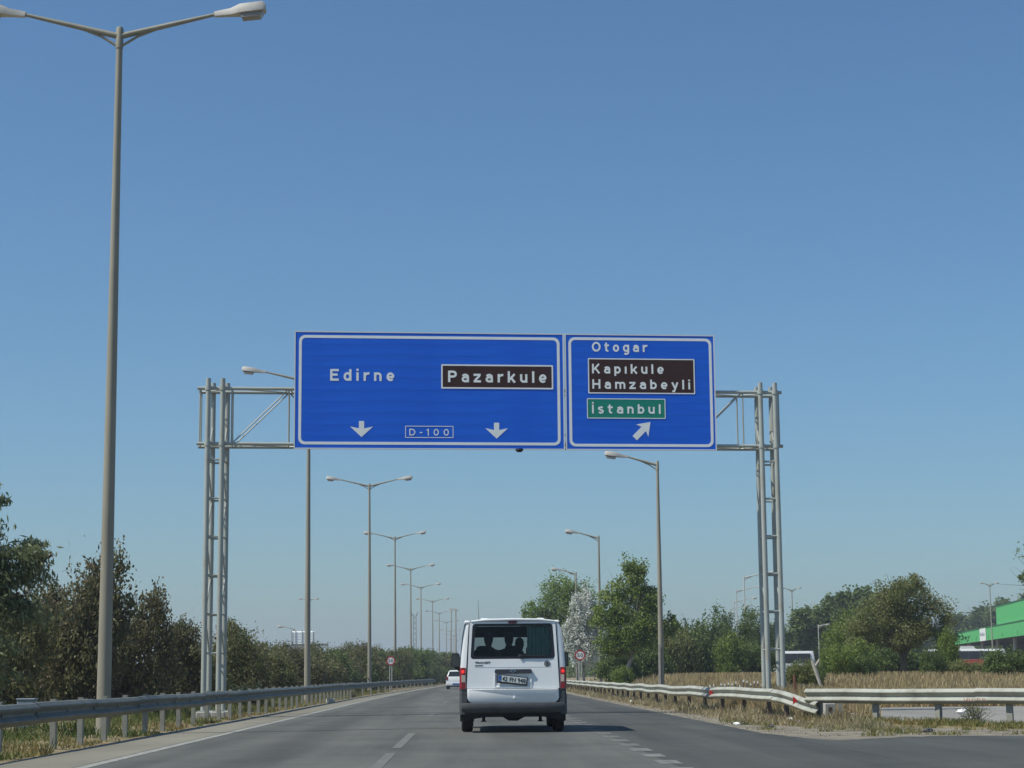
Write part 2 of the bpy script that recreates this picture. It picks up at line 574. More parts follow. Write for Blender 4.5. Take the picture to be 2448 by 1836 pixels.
GL_ = {
    'E': (0.60, [stem(hs, 0, 1), [(hs, 1 - hs), (0.60, 1 - hs)], [(hs, 0.52), (0.52, 0.52)], [(hs, hs), (0.60, hs)]]),
    'P': (0.64, [stem(hs, 0, 1), [(hs, 1 - hs), (0.36, 1 - hs)] + arc(0.36, 0.70, 0.28 - hs, 0.30 - hs, 90, -90)[1:] + [(hs, 0.40 + hs)]]),
    'O': (0.78, [arc(0.39, 0.5, 0.39 - hs, 0.5 - hs, 0, 360, 28)]),
    'K': (0.68, [stem(hs, 0, 1), [(0.16, 0.40), (0.60, 1.0)], [(0.27, 0.56), (0.62, 0.0)]]),
    'H': (0.68, [stem(hs, 0, 1), stem(0.68 - hs, 0, 1), [(hs, 0.5), (0.68 - hs, 0.5)]]),
    'D': (0.68, [stem(hs, 0, 1), [(hs, 1 - hs), (0.30, 1 - hs)] + arc(0.30, 0.5, 0.38 - hs, 0.5 - hs, 90, -90, 14)[1:] + [(hs, hs)]]),
    'd': (bw, [bowl(), stem(bw - hs, 0, 1)]),
    'b': (bw, [bowl(), stem(hs, 0, 1)]),
    'p': (bw, [bowl(), stem(hs, -0.24, XH)]),
    'g': (bw, [bowl(), [(bw - hs, XH), (bw - hs, -0.02)] + arc(bw / 2, -0.02, bw / 2 - hs, 0.20, 0, -140, 8)[1:]]),
    'i': (SW, [stem(hs, 0, XH), [(hs, 0.86), (hs, 1.04)]]),
    '\u0131': (SW, [stem(hs, 0, XH)]),
    '\u0130': (SW, [stem(hs, 0, 0.92), [(hs, 1.03), (hs, 1.20)]]),
    'l': (SW, [stem(hs, 0, 1)]),
    'r': (0.40, [stem(hs, 0, XH), arc(hs + 0.27, XH - 0.36, 0.27, 0.36 - hs, 180, 78, 8)]),
    'n': (0.54, [stem(hs, 0, XH), arc(0.27, XH - 0.30, 0.27 - hs, 0.30 - hs, 180, 0, 12) + [(0.54 - hs, 0)]]),
    'm': (0.86, [stem(hs, 0, XH), arc(0.265, XH - 0.28, 0.265 - hs, 0.28 - hs, 180, 0, 12) + [(0.53 - hs, 0)], arc(0.595, XH - 0.28, 0.265 - hs, 0.28 - hs, 180, 0, 12) + [(0.86 - hs, 0)]]),
    'u': (0.54, [stem(0.54 - hs, 0, XH), [(hs, XH)] + arc(0.27, 0.30, 0.27 - hs, 0.30 - hs, 180, 360, 12)]),
    'e': (bw, [[(hs, xm - 0.02), (bw - hs * 0.6, xm - 0.02)], arc(bw / 2, xm, bw / 2 - hs, xr_, 0, 318, 22)]),
    'o': (bw, [bowl()]),
    'a': (0.54, [[(0.54 - hs, 0), (0.54 - hs, XH - 0.30)] + arc(0.27, XH - 0.28, 0.27 - hs, 0.28 - hs, 0, 160, 10)[1:], [(0.54 - hs, 0.44), (0.25, 0.44)] + arc(0.25, 0.22 + hs * 0.5, 0.25 - hs, 0.22 - hs * 0.5, 90, 270, 10)[1:] + [(0.34, hs), (0.54 - hs, 0.20)]]),
    'z': (0.52, [[(0, XH - hs), (0.50, XH - hs)], [(0.42, XH - SW), (0.10, SW)], [(0, hs), (0.52, hs)]]),
    'k': (0.56, [stem(hs, 0, 1), [(0.15, 0.28), (0.50, XH)], [(0.25, 0.40), (0.52, 0)]]),
    't': (0.42, [[(0.16, 1 - 0.06), (0.16, 0.22)] + arc(0.30, 0.22, 0.14, 0.22 - hs, 180, 290, 7)[1:], [(0, XH - hs), (0.40, XH - hs)]]),
    's': (0.50, [arc(0.25, XH - 0.215, 0.25 - hs, 0.215 - hs, 25, 270, 12)[:-1] + arc(0.25, 0.215 - 0.0, 0.25 - hs, 0.215 - hs + 0.02, 90, -155, 12)]),
    'y': (0.56, [[(0.06, XH), (0.30, 0.06)], [(0.50, XH), (0.22, -0.22), (0.06, -0.22)]]),
    '-': (0.26, [[(0, 0.45), (0.26, 0.45)]]),
    '1': (0.26, [stem(0.18, 0, 1), [(0.17, 0.93), (0.02, 0.78)]]),
    '0': (0.60, [arc(0.30, 0.5, 0.30 - hs, 0.5 - hs, 0, 360, 28)]),
}


def ribbon(b, pts, w, y0, y1):
    closed = (Vector(pts[0]) - Vector(pts[-1])).length < 1e-5
    P = [Vector(p) for p in (pts[:-1] if closed else pts)]
    n = len(P)
    L, Rr = [], []
    for i in range(n):
        a = P[(i - 1) % n] if (closed or i > 0) else None
        c = P[(i + 1) % n] if (closed or i < n - 1) else None
        d0 = (P[i] - a).normalized() if a is not None else None
        d1 = (c - P[i]).normalized() if c is not None else None
        if d0 is None:
            d0 = d1
        if d1 is None:
            d1 = d0
        n0, n1 = Vector((-d0.y, d0.x)), Vector((-d1.y, d1.x))
        m = (n0 + n1)
        m.normalize()
        k = w / max(0.45, m.dot(n0))
        L.append(P[i] + m * k)
        Rr.append(P[i] - m * k)
    o = len(b.v)
    for y in (y0, y1):
        b.v += [(p.x, y, p.y) for p in L] + [(p.x, y, p.y) for p in Rr]
    q = n if closed else n - 1
    for i in range(q):
        j = (i + 1) % n
        b.f += [(o + n + i, o + n + j, o + j, o + i), (o + 2 * n + i, o + 2 * n + j, o + 3 * n + j, o + 3 * n + i),
                (o + i, o + j, o + 2 * n + j, o + 2 * n + i), (o + n + j, o + n + i, o + 3 * n + i, o + 3 * n + j)]
    if not closed:
        b.f += [(o, o + 2 * n, o + 3 * n, o + n), (o + n - 1, o + 2 * n - 1, o + 4 * n - 1, o + 3 * n - 1)]


def sign_word(text, u0, u1, z0, cap, y, m, parent, gap=0.20, wk=1.1):
    """one raised letter per object, fitted between u0 and u1"""
    total = sum(GL_[c][0] for c in text) + gap * (len(text) - 1)
    sx = (u1 - u0) / (total * cap)
    x = 0.0
    for c in text:
        wd, strokes = GL_[c]
        b = MB()
        for i, st_ in enumerate(strokes):
            ribbon(b, [(u0 + (x + px) * cap * sx, z0 + pz * cap) for px, pz in st_], hs * cap * wk, y - 0.0025 - 0.0006 * i, y + 0.0005)
        b.build('letter', m, parent)
        x += wd + gap


# ------------------------------------------------------------------ foliage helpers
def cards(P, length, width, rng, tint, upbias=0.25, droop=None, name='foliage'):
    """a leaf-shaped face at each point"""
    n = len(P)
    nrm = rng.normal(size=(n, 3))
    nrm[:, 2] += upbias
    nrm /= np.linalg.norm(nrm, axis=1, keepdims=True)
    t = rng.normal(size=(n, 3))
    if droop is not None:
        t = t * 0.45 + np.array(droop)
    t -= nrm * (t * nrm).sum(1, keepdims=True)
    t /= np.linalg.norm(t, axis=1, keepdims=True) + 1e-9
    b = np.cross(nrm, t)
    L = (length * rng.uniform(0.65, 1.35, n))[:, None]
    W = (width * rng.uniform(0.7, 1.3, n))[:, None]
    V = np.stack([P - t * L * 0.5, P + b * W * 0.5 - t * L * 0.05, P + t * L * 0.5, P - b * W * 0.5 - t * L * 0.05], 1)
    return V.reshape(-1, 3), tint


def quads_mesh(name, V, tint, m):
    n = len(V) // 4
    me = bpy.data.meshes.new(name)
    me.vertices.add(len(V))
    me.vertices.foreach_set('co', V.astype('f').ravel())
    me.loops.add(4 * n)
    me.loops.foreach_set('vertex_index', np.arange(4 * n, dtype='i'))
    me.polygons.add(n)
    me.polygons.foreach_set('loop_start', np.arange(0, 4 * n, 4, dtype='i'))
    me.polygons.foreach_set('loop_total', np.full(n, 4, dtype='i'))
    a = me.attributes.new('tint', 'FLOAT', 'FACE')
    a.data.foreach_set('value', np.clip(tint, 0, 1).astype('f'))
    me.update()
    me.validate()
    me.materials.append(MATS[m])
    return me


def crown_points(lobes, n, rng, clump=0.2, nclump=36, shell=0.35):
    """leaf positions gathered into clumps through the volume of each lobe (cx,cy,cz,rx,ry,rz)"""
    vol = np.array([l[3] * l[4] * l[5] for l in lobes]) ** 0.75
    cnt = np.maximum((n * vol / vol.sum()).astype(int), 20)
    Ps, Ts = [], []
    for l, c in zip(lobes, cnt):
        K = max(6, int(nclump * (l[3] * l[4] * l[5]) ** 0.34))
        d = rng.normal(size=(K, 3))
        d /= np.linalg.norm(d, axis=1, keepdims=True)
        r = shell + (1 - shell) * rng.uniform(0, 1, (K, 1)) ** 0.6
        cc = d * r * rng.uniform(0.82, 1.14, (K, 1))
        ct = rng.uniform(0, 1, K)
        k = rng.integers(0, K, c)
        p = cc[k] + rng.normal(size=(c, 3)) * clump * rng.uniform(0.5, 1.25, K)[k][:, None]
        Ps.append(np.array(l[:3]) + p * np.array(l[3:6]))
        Ts.append(0.62 * ct[k] + 0.38 * rng.uniform(0, 1, c))
    return np.concatenate(Ps), np.concatenate(Ts)


def limbs(lobes, base, r, rng, trunk_top, n=6, lean=(0, 0)):
    """tapered trunk with limbs that fork towards the lobes"""
    b = MB()
    tt = Vector((base[0] + lean[0], base[1] + lean[1], trunk_top))
    b0 = Vector(base)
    mid = b0.lerp(tt, 0.5) + Vector((rng.uniform(-1, 1), rng.uniform(-1, 1), 0)) * r
    b.path([b0 - Vector((0, 0, 0.15)), b0 + Vector((0, 0, 0.12)), mid, tt], [r * 1.5, r * 1.08, r * 0.9, r * 0.72], 8)
    for l in lobes:
        for q in range(max(2, n // len(lobes) + 1)):
            d = Vector(rng.normal(size=3)).normalized()
            e = Vector(l[:3]) + Vector((d.x * l[3], d.y * l[4], abs(d.z) * l[5])) * 0.75
            s = b0.lerp(tt, rng.uniform(0.6, 1.0))
            m1 = s.lerp(e, 0.45) + Vector(rng.normal(size=3)) * 0.06 * (e - s).length
            b.path([s, m1, e], [r * 0.42, r * 0.26, r * 0.07], 5)
            for _ in range(2):
                e2 = m1.lerp(e, 0.6) + Vector(rng.normal(size=3)) * 0.22 * (e - s).length
                b.path([m1.lerp(e, 0.2), e2], [r * 0.17, r * 0.04], 4)
    return b


def tree(name, label, cat, loc, lobes, nleaf, leaf, m, seed, trunk_r=0.12, trunk_top=1.5, bark='bark', group=None,
         clump=0.2, nclump=36, shell=0.35, wid=0.6, upbias=0.25, lean=(0, 0), base=(0, 0, 0), droop=None, crown='crown'):
    rng = np.random.default_rng(seed)
    t = thing(name, label, cat, loc, 0, group)
    P, T = crown_points(lobes, nleaf, rng, clump, nclump, shell)
    P[:, 2] = np.maximum(P[:, 2], 0.05)
    V, T = cards(P, leaf, leaf * wid, rng, T, upbias, droop)
    link(crown, quads_mesh(crown, V, T, m), t)
    limbs(lobes, base, trunk_r, rng, trunk_top, lean=lean).build('trunk', bark, t, True)
    return t


# ------------------------------------------------------------------ terrain
def sm(t):
    t = np.clip(t, 0, 1)
    return t * t * (3 - 2 * t)


def bend(Y):
    """how far the carriageway has swung to the right at Y"""
    t = np.maximum(np.asarray(Y, float) - 70, 0) / 100
    return 1.1 * np.minimum(t, 3.5) ** 2


def gz(X, Y):
    X = np.asarray(X, float)
    Y = np.asarray(Y, float)
    xr = X - bend(Y)
    z = -0.06 + 0 * xr
    z = z + 0.70 * sm((Y - 57) / 38) * sm((xr - 7.4) / 4)
    z = z + 0.30 * np.exp(-(((X - 8.8) / 1.3) ** 2 + ((Y - 53) / 4) ** 2))
    z = z + 0.05 * sm((xr - 5.3) / 0.8) * (1 - sm((xr - 9) / 2)) * sm((Y - 33) / 4)
    z = z + 0.05 * sm((-5.97 - xr) / 0.2)
    return z


def grid_sheet(xs, ys, zf):
    X, Y = np.meshgrid(xs, ys)
    Z = zf(X, Y)
    v = np.stack([X, Y, Z], -1).reshape(-1, 3)
    nx, ny = len(xs), len(ys)
    b = MB()
    b.v = [tuple(p) for p in v]
    b.f = [(j * nx + i, j * nx + i + 1, (j + 1) * nx + i + 1, (j + 1) * nx + i) for j in range(ny - 1) for i in range(nx - 1)]
    return b


xs = np.unique(np.concatenate([np.linspace(-4000, -60, 14), np.linspace(-60, -12, 17), np.linspace(-12, 16, 57), np.linspace(16, 60, 20), np.linspace(60, 4000, 16)]))
ys = np.unique(np.concatenate([np.linspace(-200, 10, 10), np.linspace(10, 110, 81), np.linspace(110, 300, 40), np.linspace(300, 6000, 24)]))
tag(grid_sheet(xs, ys, gz).build('ground', 'ground', None, True), kind='structure')

# road: one sheet following the bend, with the mouth of the side road on the right
ry = np.concatenate([np.linspace(-30, 70, 21), np.linspace(75, 480, 55)])


def strip(x0, x1, z, yy, name, m, parent=None, th=0.0):
    b = MB()
    n = len(yy)
    bd = bend(yy)
    vs = []
    for k in range(n):
        vs += [(x0 + bd[k], yy[k], z), (x1 + bd[k], yy[k], z)]
    b.add(vs, [(2 * k, 2 * k + 1, 2 * k + 3, 2 * k + 2) for k in range(n - 1)])
    if th > 0:
        o = len(b.v)
        b.add([(x, y, z - th) for x, y, z in vs], [])
        for k in range(n - 1):
            b.f += [(2 * k, 2 * k + 2, o + 2 * k + 2, o + 2 * k), (2 * k + 1, o + 2 * k + 1, o + 2 * k + 3, 2 * k + 3)]
        b.f += [(0, o, o + 1, 1), (2 * n - 2, 2 * n - 1, o + 2 * n - 1, o + 2 * n - 2)]
    return b.build(name, m, parent)


road = strip(-4.78, 2.33, 0.0, ry, 'road', 'asphalt', None, 0.08)
tag(road, kind='structure')
tag(strip(2.33, 5.1, 0.0, ry, 'exit_lane', 'asphalt_dark', None, 0.08), kind='structure')
rngE = np.random.default_rng(5)
# exit mouth, ragged far edge
edge = [(5.1, 33.6), (5.35, 31.2), (5.7, 29.9), (6.3, 30.5), (6.9, 31.2), (7.6, 31.6), (8.6, 31.3), (9.6, 31.1), (11, 31.0), (13, 30.6), (16, 29.6), (22, 27), (34, 20)]
pts = [(5.1, -30), (34, -30)]
fine = []
for a, b_ in zip(edge[:-1], edge[1:]):
    for k in range(5):
        t = k / 5
        fine.append((a[0] + (b_[0] - a[0]) * t + rngE.normal() * 0.03, a[1] + (b_[1] - a[1]) * t + rngE.normal() * 0.07))
fine[0] = (5.1, 33.6)
fine.append(edge[-1])
tag(MB().flat([(5.1, -30), (34, -30)] + fine[::-1], 0.004, 0.06).build('exit_road', 'asphalt_dark'), kind='structure')
tag(strip(-5.95, -4.78, 0.002, ry[:60], 'shoulder', 'shoulder', None, 0.05), kind='structure')
# gravel verge along the right edge, behind the rail a paved side area
gv = []
for y in np.linspace(24, 130, 90):
    gv.append((5.05 + float(bend(y)), y, 5.95 + float(bend(y)) + rngE.normal() * 0.09 - 0.25 * float(sm((y - 45) / 20))))
bgv = MB()
vv = []
for x0, y, x1 in gv:
    x1 = x1 + 6.5 * float(sm((39.0 - y) / 5))
    for q in (0, .25, .5, .75, 1):
        x = x0 + (x1 - x0) * q
        vv.append((x, y, -0.012 + (float(gz(x, y)) + 0.012 - 0.02) * (1 if q == 1 else 0)))
for k in range(len(gv) - 1):
    for i in range(4):
        a = k * 5 + i
        bgv.f.append((a, a + 1, a + 6, a + 5))
bgv.v = vv
for i, p in enumerate(bgv.v):
    bgv.v[i] = (p[0], p[1], -0.009 if p[0] < 5.3 + float(bend(p[1])) else max(-0.012, float(gz(p[0], p[1])) + 0.012) if i % 5 < 4 else float(gz(p[0], p[1])) - 0.01)
tag(bgv.build('gravel_verge', 'gravel', None, True), kind='structure')
pl = [(9.3, 41.2), (12, 38.8), (18, 36.5), (60, 30), (60, 56.5), (20, 57.5), (13, 57.6), (10.6, 56), (9.6, 50)]
tag(MB().flat(pl, 0.0, 0.05).build('side_road', 'plaza'), kind='structure')
strip(-4.74, -4.58, 0.004, ry[4:], 'edge_line', 'paint', road)
for k, (a, b_) in enumerate([(12, 18), (21.8, 26.6), (28.4, 35.8), (50.5, 54.5), (74.5, 78.5)]):
    strip(-1.2, -1.06, 0.004, np.linspace(a, b_, 4), 'lane_dash', 'paint_worn', road)
y = 17.0
while y < 75:
    strip(2.20, 2.47, 0.004, np.linspace(y, y + 0.95, 3), 'exit_lane_dash', 'paint_dash' if y < 27 else 'paint_worn', road)
    y += 1.9
for y0, wd in ((44.5, 0.09), (54.9, 0.16)):  # two thin dark strips with uneven edges, straight across the road
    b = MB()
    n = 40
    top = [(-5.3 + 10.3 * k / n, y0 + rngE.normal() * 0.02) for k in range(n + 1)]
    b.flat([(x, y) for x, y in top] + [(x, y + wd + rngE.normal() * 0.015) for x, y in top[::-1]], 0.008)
    b.build('cross_strip', 'strip_black', road)

# distant hill
hb = MB()
hx = np.linspace(150, 900, 40)
prof = 42 * np.exp(-((hx - 470) / 130) ** 2) + 18 * np.exp(-((hx - 330) / 90) ** 2) + 2
rngH = np.random.default_rng(3)
rows = []
for dy, s in ((0, -0.05), (60, 0.55), (160, 0.9), (260, 1.0), (500, 0.3), (700, -0.05)):
    rows.append([(x, 1400 + dy, max(-2, p * s) + (rngH.normal() * 1.4 if s > 0.1 else 0)) for x, p in zip(hx, prof)])
hb.loft(rows, False, False, closed=False)
tag(hb.build('hill', 'hill', None, True), kind='structure')

# ------------------------------------------------------------------ guard rails
WP = [(0.0, 0.31), (0.03, 0.300), (0.082, 0.252), (0.085, 0.235), (0.012, 0.168), (0.008, 0.155), (0.012, 0.142), (0.085, 0.080), (0.082, 0.062), (0.0, 0.0)]


def guardrail(root, path, ztop, side, seg, posts, beam_mat, post_mat, post_h, drop=None, post_w=0.12):
    """path: (x,y) polyline; side=+1 when the traffic face looks to the right of the path direction"""
    P = [Vector((x, y, 0)) for x, y in path]
    L = [0]
    for a, b_ in zip(P[:-1], P[1:]):
        L.append(L[-1] + (b_ - a).length)

    def at(s):
        s = min(max(s, 0), L[-1])
        for k in range(len(L) - 1):
            if s <= L[k + 1] or k == len(L) - 2:
                q = (s - L[k]) / (L[k + 1] - L[k])
                t = (P[k + 1] - P[k]).normalized()
                return P[k].lerp(P[k + 1], q), t

    rng = random.Random(len(path) * 7 + int(L[-1]))
    s = 0
    n = 0
    while s < L[-1] - 0.2:
        e = min(s + seg, L[-1])
        b = MB()
        rings = []
        m = 4
        jz = rng.uniform(-0.008, 0.008)
        for k in range(m + 1):
            ss = s + (e - s) * k / m + (0.04 if k == m and e < L[-1] else 0)
            p, t = at(ss)
            nr = Vector((t.y, -t.x, 0)) * side
            zz = ztop(ss, p) + jz + (0.006 if n % 2 else 0)
            off = 0.004 if n % 2 else 0.0
            front = [p + nr * (0.05 + d + off) + Vector((0, 0, zz - 0.31 + h)) for d, h in WP]
            back = [p + nr * (0.046 + d + off) + Vector((0, 0, zz - 0.31 + h)) for d, h in reversed(WP)]
            rings.append(front + back)
        b.loft(rings, True, True)
        b.build('beam', beam_mat, root)
        s = e
        n += 1
    cache = {}
    for ss in posts:
        p, t = at(ss)
        zz = ztop(ss, p)
        h = zz + post_h - (-0.15)
        key = round(h, 2)
        if key not in cache:
            b = MB()
            q = post_w / 2
            b.prism([(-q, 0), (q, 0), (q, h), (-q, h)], 0.0, 0.008)
            b.prism([(-q, 0), (-q + 0.008, 0), (-q + 0.008, h), (-q, h)], 0.009, 0.085)
            b.prism([(q - 0.008, 0), (q, 0), (q, h), (q - 0.008, h)], 0.009, 0.085)
            me = b.mesh('post')
            me.materials.append(MATS[post_mat])
            cache[key] = me
        o = link('post', cache[key], root)
        nr = Vector((t.y, -t.x, 0)) * side
        o.location = (p.x - nr.x * 0.03, p.y - nr.y * 0.03, -0.15)
        o.rotation_euler = (rng.uniform(-0.015, 0.015), rng.uniform(-0.02, 0.02), math.atan2(t.y, t.x) + (0 if side > 0 else math.pi))
    return at


lr = thing('guardrail', 'long grey steel guardrail with many posts along the left shoulder', 'guardrail', (0, 0, 0))
lp = [(-6.6, 8), (-6.38, 30), (-6.22, 44), (-6.12, 56), (-6.12, 90)] + [(-6.12 + float(bend(y)) + 0.25 * float(sm((y - 95) / 40)), y) for y in range(100, 210, 10)]
posts = [2.5, 6.5, 10.5, 14.5, 18.5]
s = 21.8
while s < 90:
    posts.append(s)
    s += 2.02 + 0.12 * math.sin(s * 3.1)
while s < 190:
    posts.append(s)
    s += 6.5
guardrail(lr, lp, lambda s, p: 0.71, 1, 4.0, posts, 'galv_old', 'post_steel', 0.035)
mr = thing('guardrail', 'pale guardrail beside the exit lane with a sagging ramped down near end', 'guardrail', (0, 0, 0))
rp = [(7.42, 41.0), (7.3, 42.6), (7.1, 45.0), (6.65, 52), (6.3, 60), (6.2, 75)] + [(6.2 + float(bend(y)), y) for y in range(85, 200, 10)]


def mr_top(s, p):
    return 0.68 - 0.25 * float(sm((4.2 - s) / 4.4)) + 0.012 * math.sin(s * 0.9) - 0.03 * math.exp(-((s - 12.2) / 0.5) ** 2)


mposts = [1.6, 3.3, 5.1] + [5.1 + 2.9 * k for k in range(1, 40)]
guardrail(mr, rp, mr_top, -1, 4.0, mposts, 'rail_white', 'post_dark', -0.03)
er = thing('guardrail', 'pale guardrail facing the side road mouth on three short posts', 'guardrail', (0, 0, 0))
ep = [(7.25, 41.55), (8.41, 40.2), (9.4, 38.9), (10.6, 37.95), (13.2, 36.2), (16, 34.6)]
# traffic face looks towards the camera
guardrail(er, ep, lambda s, p: 0.70 + 0.006 * math.sin(2 * s), 1, 4.3, [0.25, 1.75, 3.4, 4.95, 7.2, 9.4], 'rail_white', 'post_steel', -0.02)
# reflectors, bolts, scribble
for (x, y, z) in ((6.52, 52.5, 0.53), (7.16, 42.6, 0.44)):
    MB().prism([(0, -0.09), (0.12, 0), (0, 0.09)], 0, 0.012).build('reflector', 'reflector', mr).location = (x - 0.07, y - 0.05, z)
rngb = np.random.default_rng(9)
bm_ = MB().prism(ellipse(0, 0, 0.022, 0.022, 8), 0, 0.012).mesh('bolt')
bm_.materials.append(MATS['bolt'])
for k in range(14):
    o = link('bolt', bm_, lr)
    yy = 20 + k * 2.0
    xx = float(np.interp(yy, [8, 30, 44, 56], [-6.6, -6.38, -6.22, -6.12]))
    o.location = (xx + 0.092, yy, 0.555)
    o.rotation_euler = (0, 0, R(90))
gf = MB()
for k in range(9):
    a = 0.055 * k
    gf.prism([(a, 0.0), (a + 0.016, 0.0), (a + 0.045, 0.065), (a + 0.03, 0.065)] if k % 2 else [(a + 0.03, 0.0), (a + 0.045, 0.0), (a + 0.02, 0.06), (a + 0.006, 0.06)], 0, 0.003)
g = gf.build('graffiti', 'graffiti', er)
g.location = (9.82, 38.40, 0.455)
g.rotation_euler = (0, 0, math.atan2(-0.95, 1.2))

# opposite carriageway barrier and odds and ends behind the shrubs on the left
ob = thing('guardrail', 'short pale barrier seen through the leaves behind the left shrubs', 'guardrail', (0, 0, 0))
guardrail(ob, [(-14.6, 60.6), (-11.6, 59.6)], lambda s, p: 0.60, 1, 3.0, [0.5, 1.6, 2.7], 'rail_white', 'post_steel', -0.02)
tp = thing('marker_post', 'thin white banded post behind the left guardrail', 'post', (-13.12, 59.3, -0.05))
MB().tube((0, 0, 0), (0, 0, 1.42), 0.016, 0.016, 8).build('shaft', 'wood_post', tp, True)
for z in (0.62, 0.95, 1.25):
    MB().tube((0, 0, z), (0, 0, z + 0.1), 0.0185, 0.0185, 8).build('band', 'sign_white', tp, True)
cb = thing('utility_cabinet', 'pale blue grey metal cabinet low behind the left guardrail', 'cabinet', (-9.75, 42.4, -0.20))
MB().box(-0.22, 0.16, -0.15, 0.15, 0.05, 0.80, 0.015).build('body', 'cabinet', cb)
MB().box(-0.24, 0.18, -0.18, 0.18, 0.80, 0.83, 0.01).build('lid', 'cabinet', cb)
MB().box(-0.20, -0.035, -0.165, -0.151, 0.12, 0.76, 0.004).build('door', 'cabinet', cb)
MB().box(-0.025, 0.14, -0.165, -0.151, 0.12, 0.76, 0.004).build('door', 'cabinet', cb)
MB().box(-0.23, 0.17, -0.17, 0.17, 0.0, 0.05).build('plinth', 'concrete', cb)
kb = thing('kerb_block', 'small loose concrete block lying on the left shoulder', 'block', (-5.75, 77.5, 0.0), 0.2)
MB().box(-0.17, 0.17, -0.12, 0.12, 0.0, 0.17, 0.02).build('block', 'concrete', kb)

# ------------------------------------------------------------------ street lamps
def lamp_head(b_body, b_glass, p, d):
    """cobra head whose neck starts at p and which points along unit vector d"""
    d = Vector(d).normalized()
    s = d.cross(Vector((0, 0, 1))).normalized()
    u = s.cross(d)

    def sec(t, w, h0, h1):
        c = Vector(p) + d * t
        pr = [(-w, h0), (-w * 0.8, h0 - 0.01), (w * 0.8, h0 - 0.01), (w, h0), (w, (h0 + h1) / 2), (w * 0.72, h1), (-w * 0.72, h1), (-w, (h0 + h1) / 2)]
        return [c + s * a + u * h for a, h in pr]
    b_body.loft([sec(-0.05, 0.045, -0.045, 0.05), sec(0.28, 0.075, -0.06, 0.075), sec(0.48, 0.15, -0.06, 0.13), sec(0.92, 0.155, -0.05, 0.14), sec(0.98, 0.12, -0.04, 0.10)])
    b_glass.loft([sec(0.46, 0.12, -0.07, -0.05), sec(0.50, 0.13, -0.16, -0.055), sec(0.86, 0.13, -0.16, -0.055), sec(0.93, 0.12, -0.07, -0.05)])


def street_lamp(label, loc, H, arms, reach, slope, r0=0.14, r1=0.06, group=None, m='pole', rz=0.0, head=1.0, bm='lamp_body', name='street_lamp'):
    t = thing(name, label, 'street lamp', loc, rz, group)
    MB().path([(0, 0, -0.2), (0, 0, H * 0.5), (0, 0, H)], [r0, (r0 + r1) / 2, r1], 16).build('pole', m, t, True)
    MB().path([(0, 0, H - 0.42), (0, 0, H - 0.02), (0, 0, H + 0.02)], [r1 * 1.22, r1 * 1.22, r1 * 0.9], 12).build('collar', m, t, True)
    if r0 > 0.12:
        rr = r0 * 0.94
        MB().loft([[(rr * 1.012 * k_ * math.sin(a_), -rr * 1.012 * k_ * math.cos(a_), z_) for a_ in np.linspace(-0.42, 0.42, 6)] + [(rr * 0.9 * math.sin(a_), -rr * 0.9 * math.cos(a_), z_) for a_ in np.linspace(0.42, -0.42, 6)] for z_, k_ in ((0.9, 1.0), (1.32, 0.985))]).build('access_door', m, t)
    for sx in arms:
        d = Vector((sx * math.cos(slope), 0, math.sin(slope)))
        a0 = Vector((sx * r1 * 0.6, 0, H - 0.16))
        a1 = a0 + d * reach
        arm = MB().path([a0, a0.lerp(a1, 0.5), a1], [0.062, 0.05, 0.034], 10)
        arm.path([(sx * r1 * 0.9, 0, H - 0.36), (sx * 0.35, 0, H - 0.16 + 0.35 * math.tan(slope) - 0.10), (sx * 0.72, 0, H - 0.16 + 0.72 * math.tan(slope) - 0.045)], [0.03, 0.026, 0.02], 8)
        arm.build('arm', m, t, True)
        hd = Vector((sx * math.cos(slope * 0.45), 0, math.sin(slope * 0.45)))
        b1, b2 = MB(), MB()
        lamp_head(b1, b2, (0, 0, 0), hd)
        h = b1.build('lamp_head', bm, t, True)
        h.location = a1
        h.scale = (head,) * 3
        b2.build('lens', 'lamp_glass', h, True)
    return t


LX = [(-7.0, 36.6), (-7.05, 81.8), (-6.9, 128), (-7.2, 177.5), (-7.45, 230), (-7.55, 278), (-6.95, 331), (-6.9, 394), (-6.4, 463), (-6.5, 557), (-6.2, 621), (-6.2, 706)]
names = ['tall double armed street lamp nearest the camera on the left', 'double armed street lamp partly hidden behind the blue sign', 'double armed street lamp second to the right past the left gantry legs',
         'double armed street lamp rising behind the left speed limit sign', 'double armed street lamp, fifth from the camera in the left row', 'double armed street lamp, sixth from the camera in the left row',
         'double armed street lamp, seventh from the camera in the left row'] + ['double armed street lamp, %s from the camera in the left row' % q for q in ('eighth', 'ninth', 'tenth', 'eleventh', 'twelfth')]
first = None
for (x, y), lb in zip(LX, names):
    if first is None:
        first = street_lamp(lb, (x, y, 0), 13.9, (-1, 1), 1.95, R(13.5), 0.142, 0.062, 'double lamps along the left guardrail')
    else:
        c = copy_tree(first)
        c.location = (x, y, 0)
        c['label'] = lb
        rl = random.Random(y)
        c.rotation_euler = (R(rl.uniform(-0.25, 0.25)), R(rl.uniform(-0.35, 0.35)), R(rl.uniform(-3, 3)))
r1_ = street_lamp('single armed street lamp on the right nearest the camera, arm behind the sign', (8.15, 83, 0.2), 10.1, (-1,), 1.35, R(16), 0.135, 0.06, 'single lamps along the right rail')
MB().prism([(-0.15, -0.3), (-0.05, -0.3), (-0.05, 2.1), (-0.13, 2.1)], -0.17, -0.145).build('base_cover', 'wood_post', r1_)
for (x, y), lb in (((8.7, 131), 'single armed street lamp on the right in front of the tall poplar'), ((9.65, 178), 'single armed street lamp on the right behind the silvery tree')):
    c = copy_tree(r1_)
    c.location = (x, y, 0.4)
    c['label'] = lb
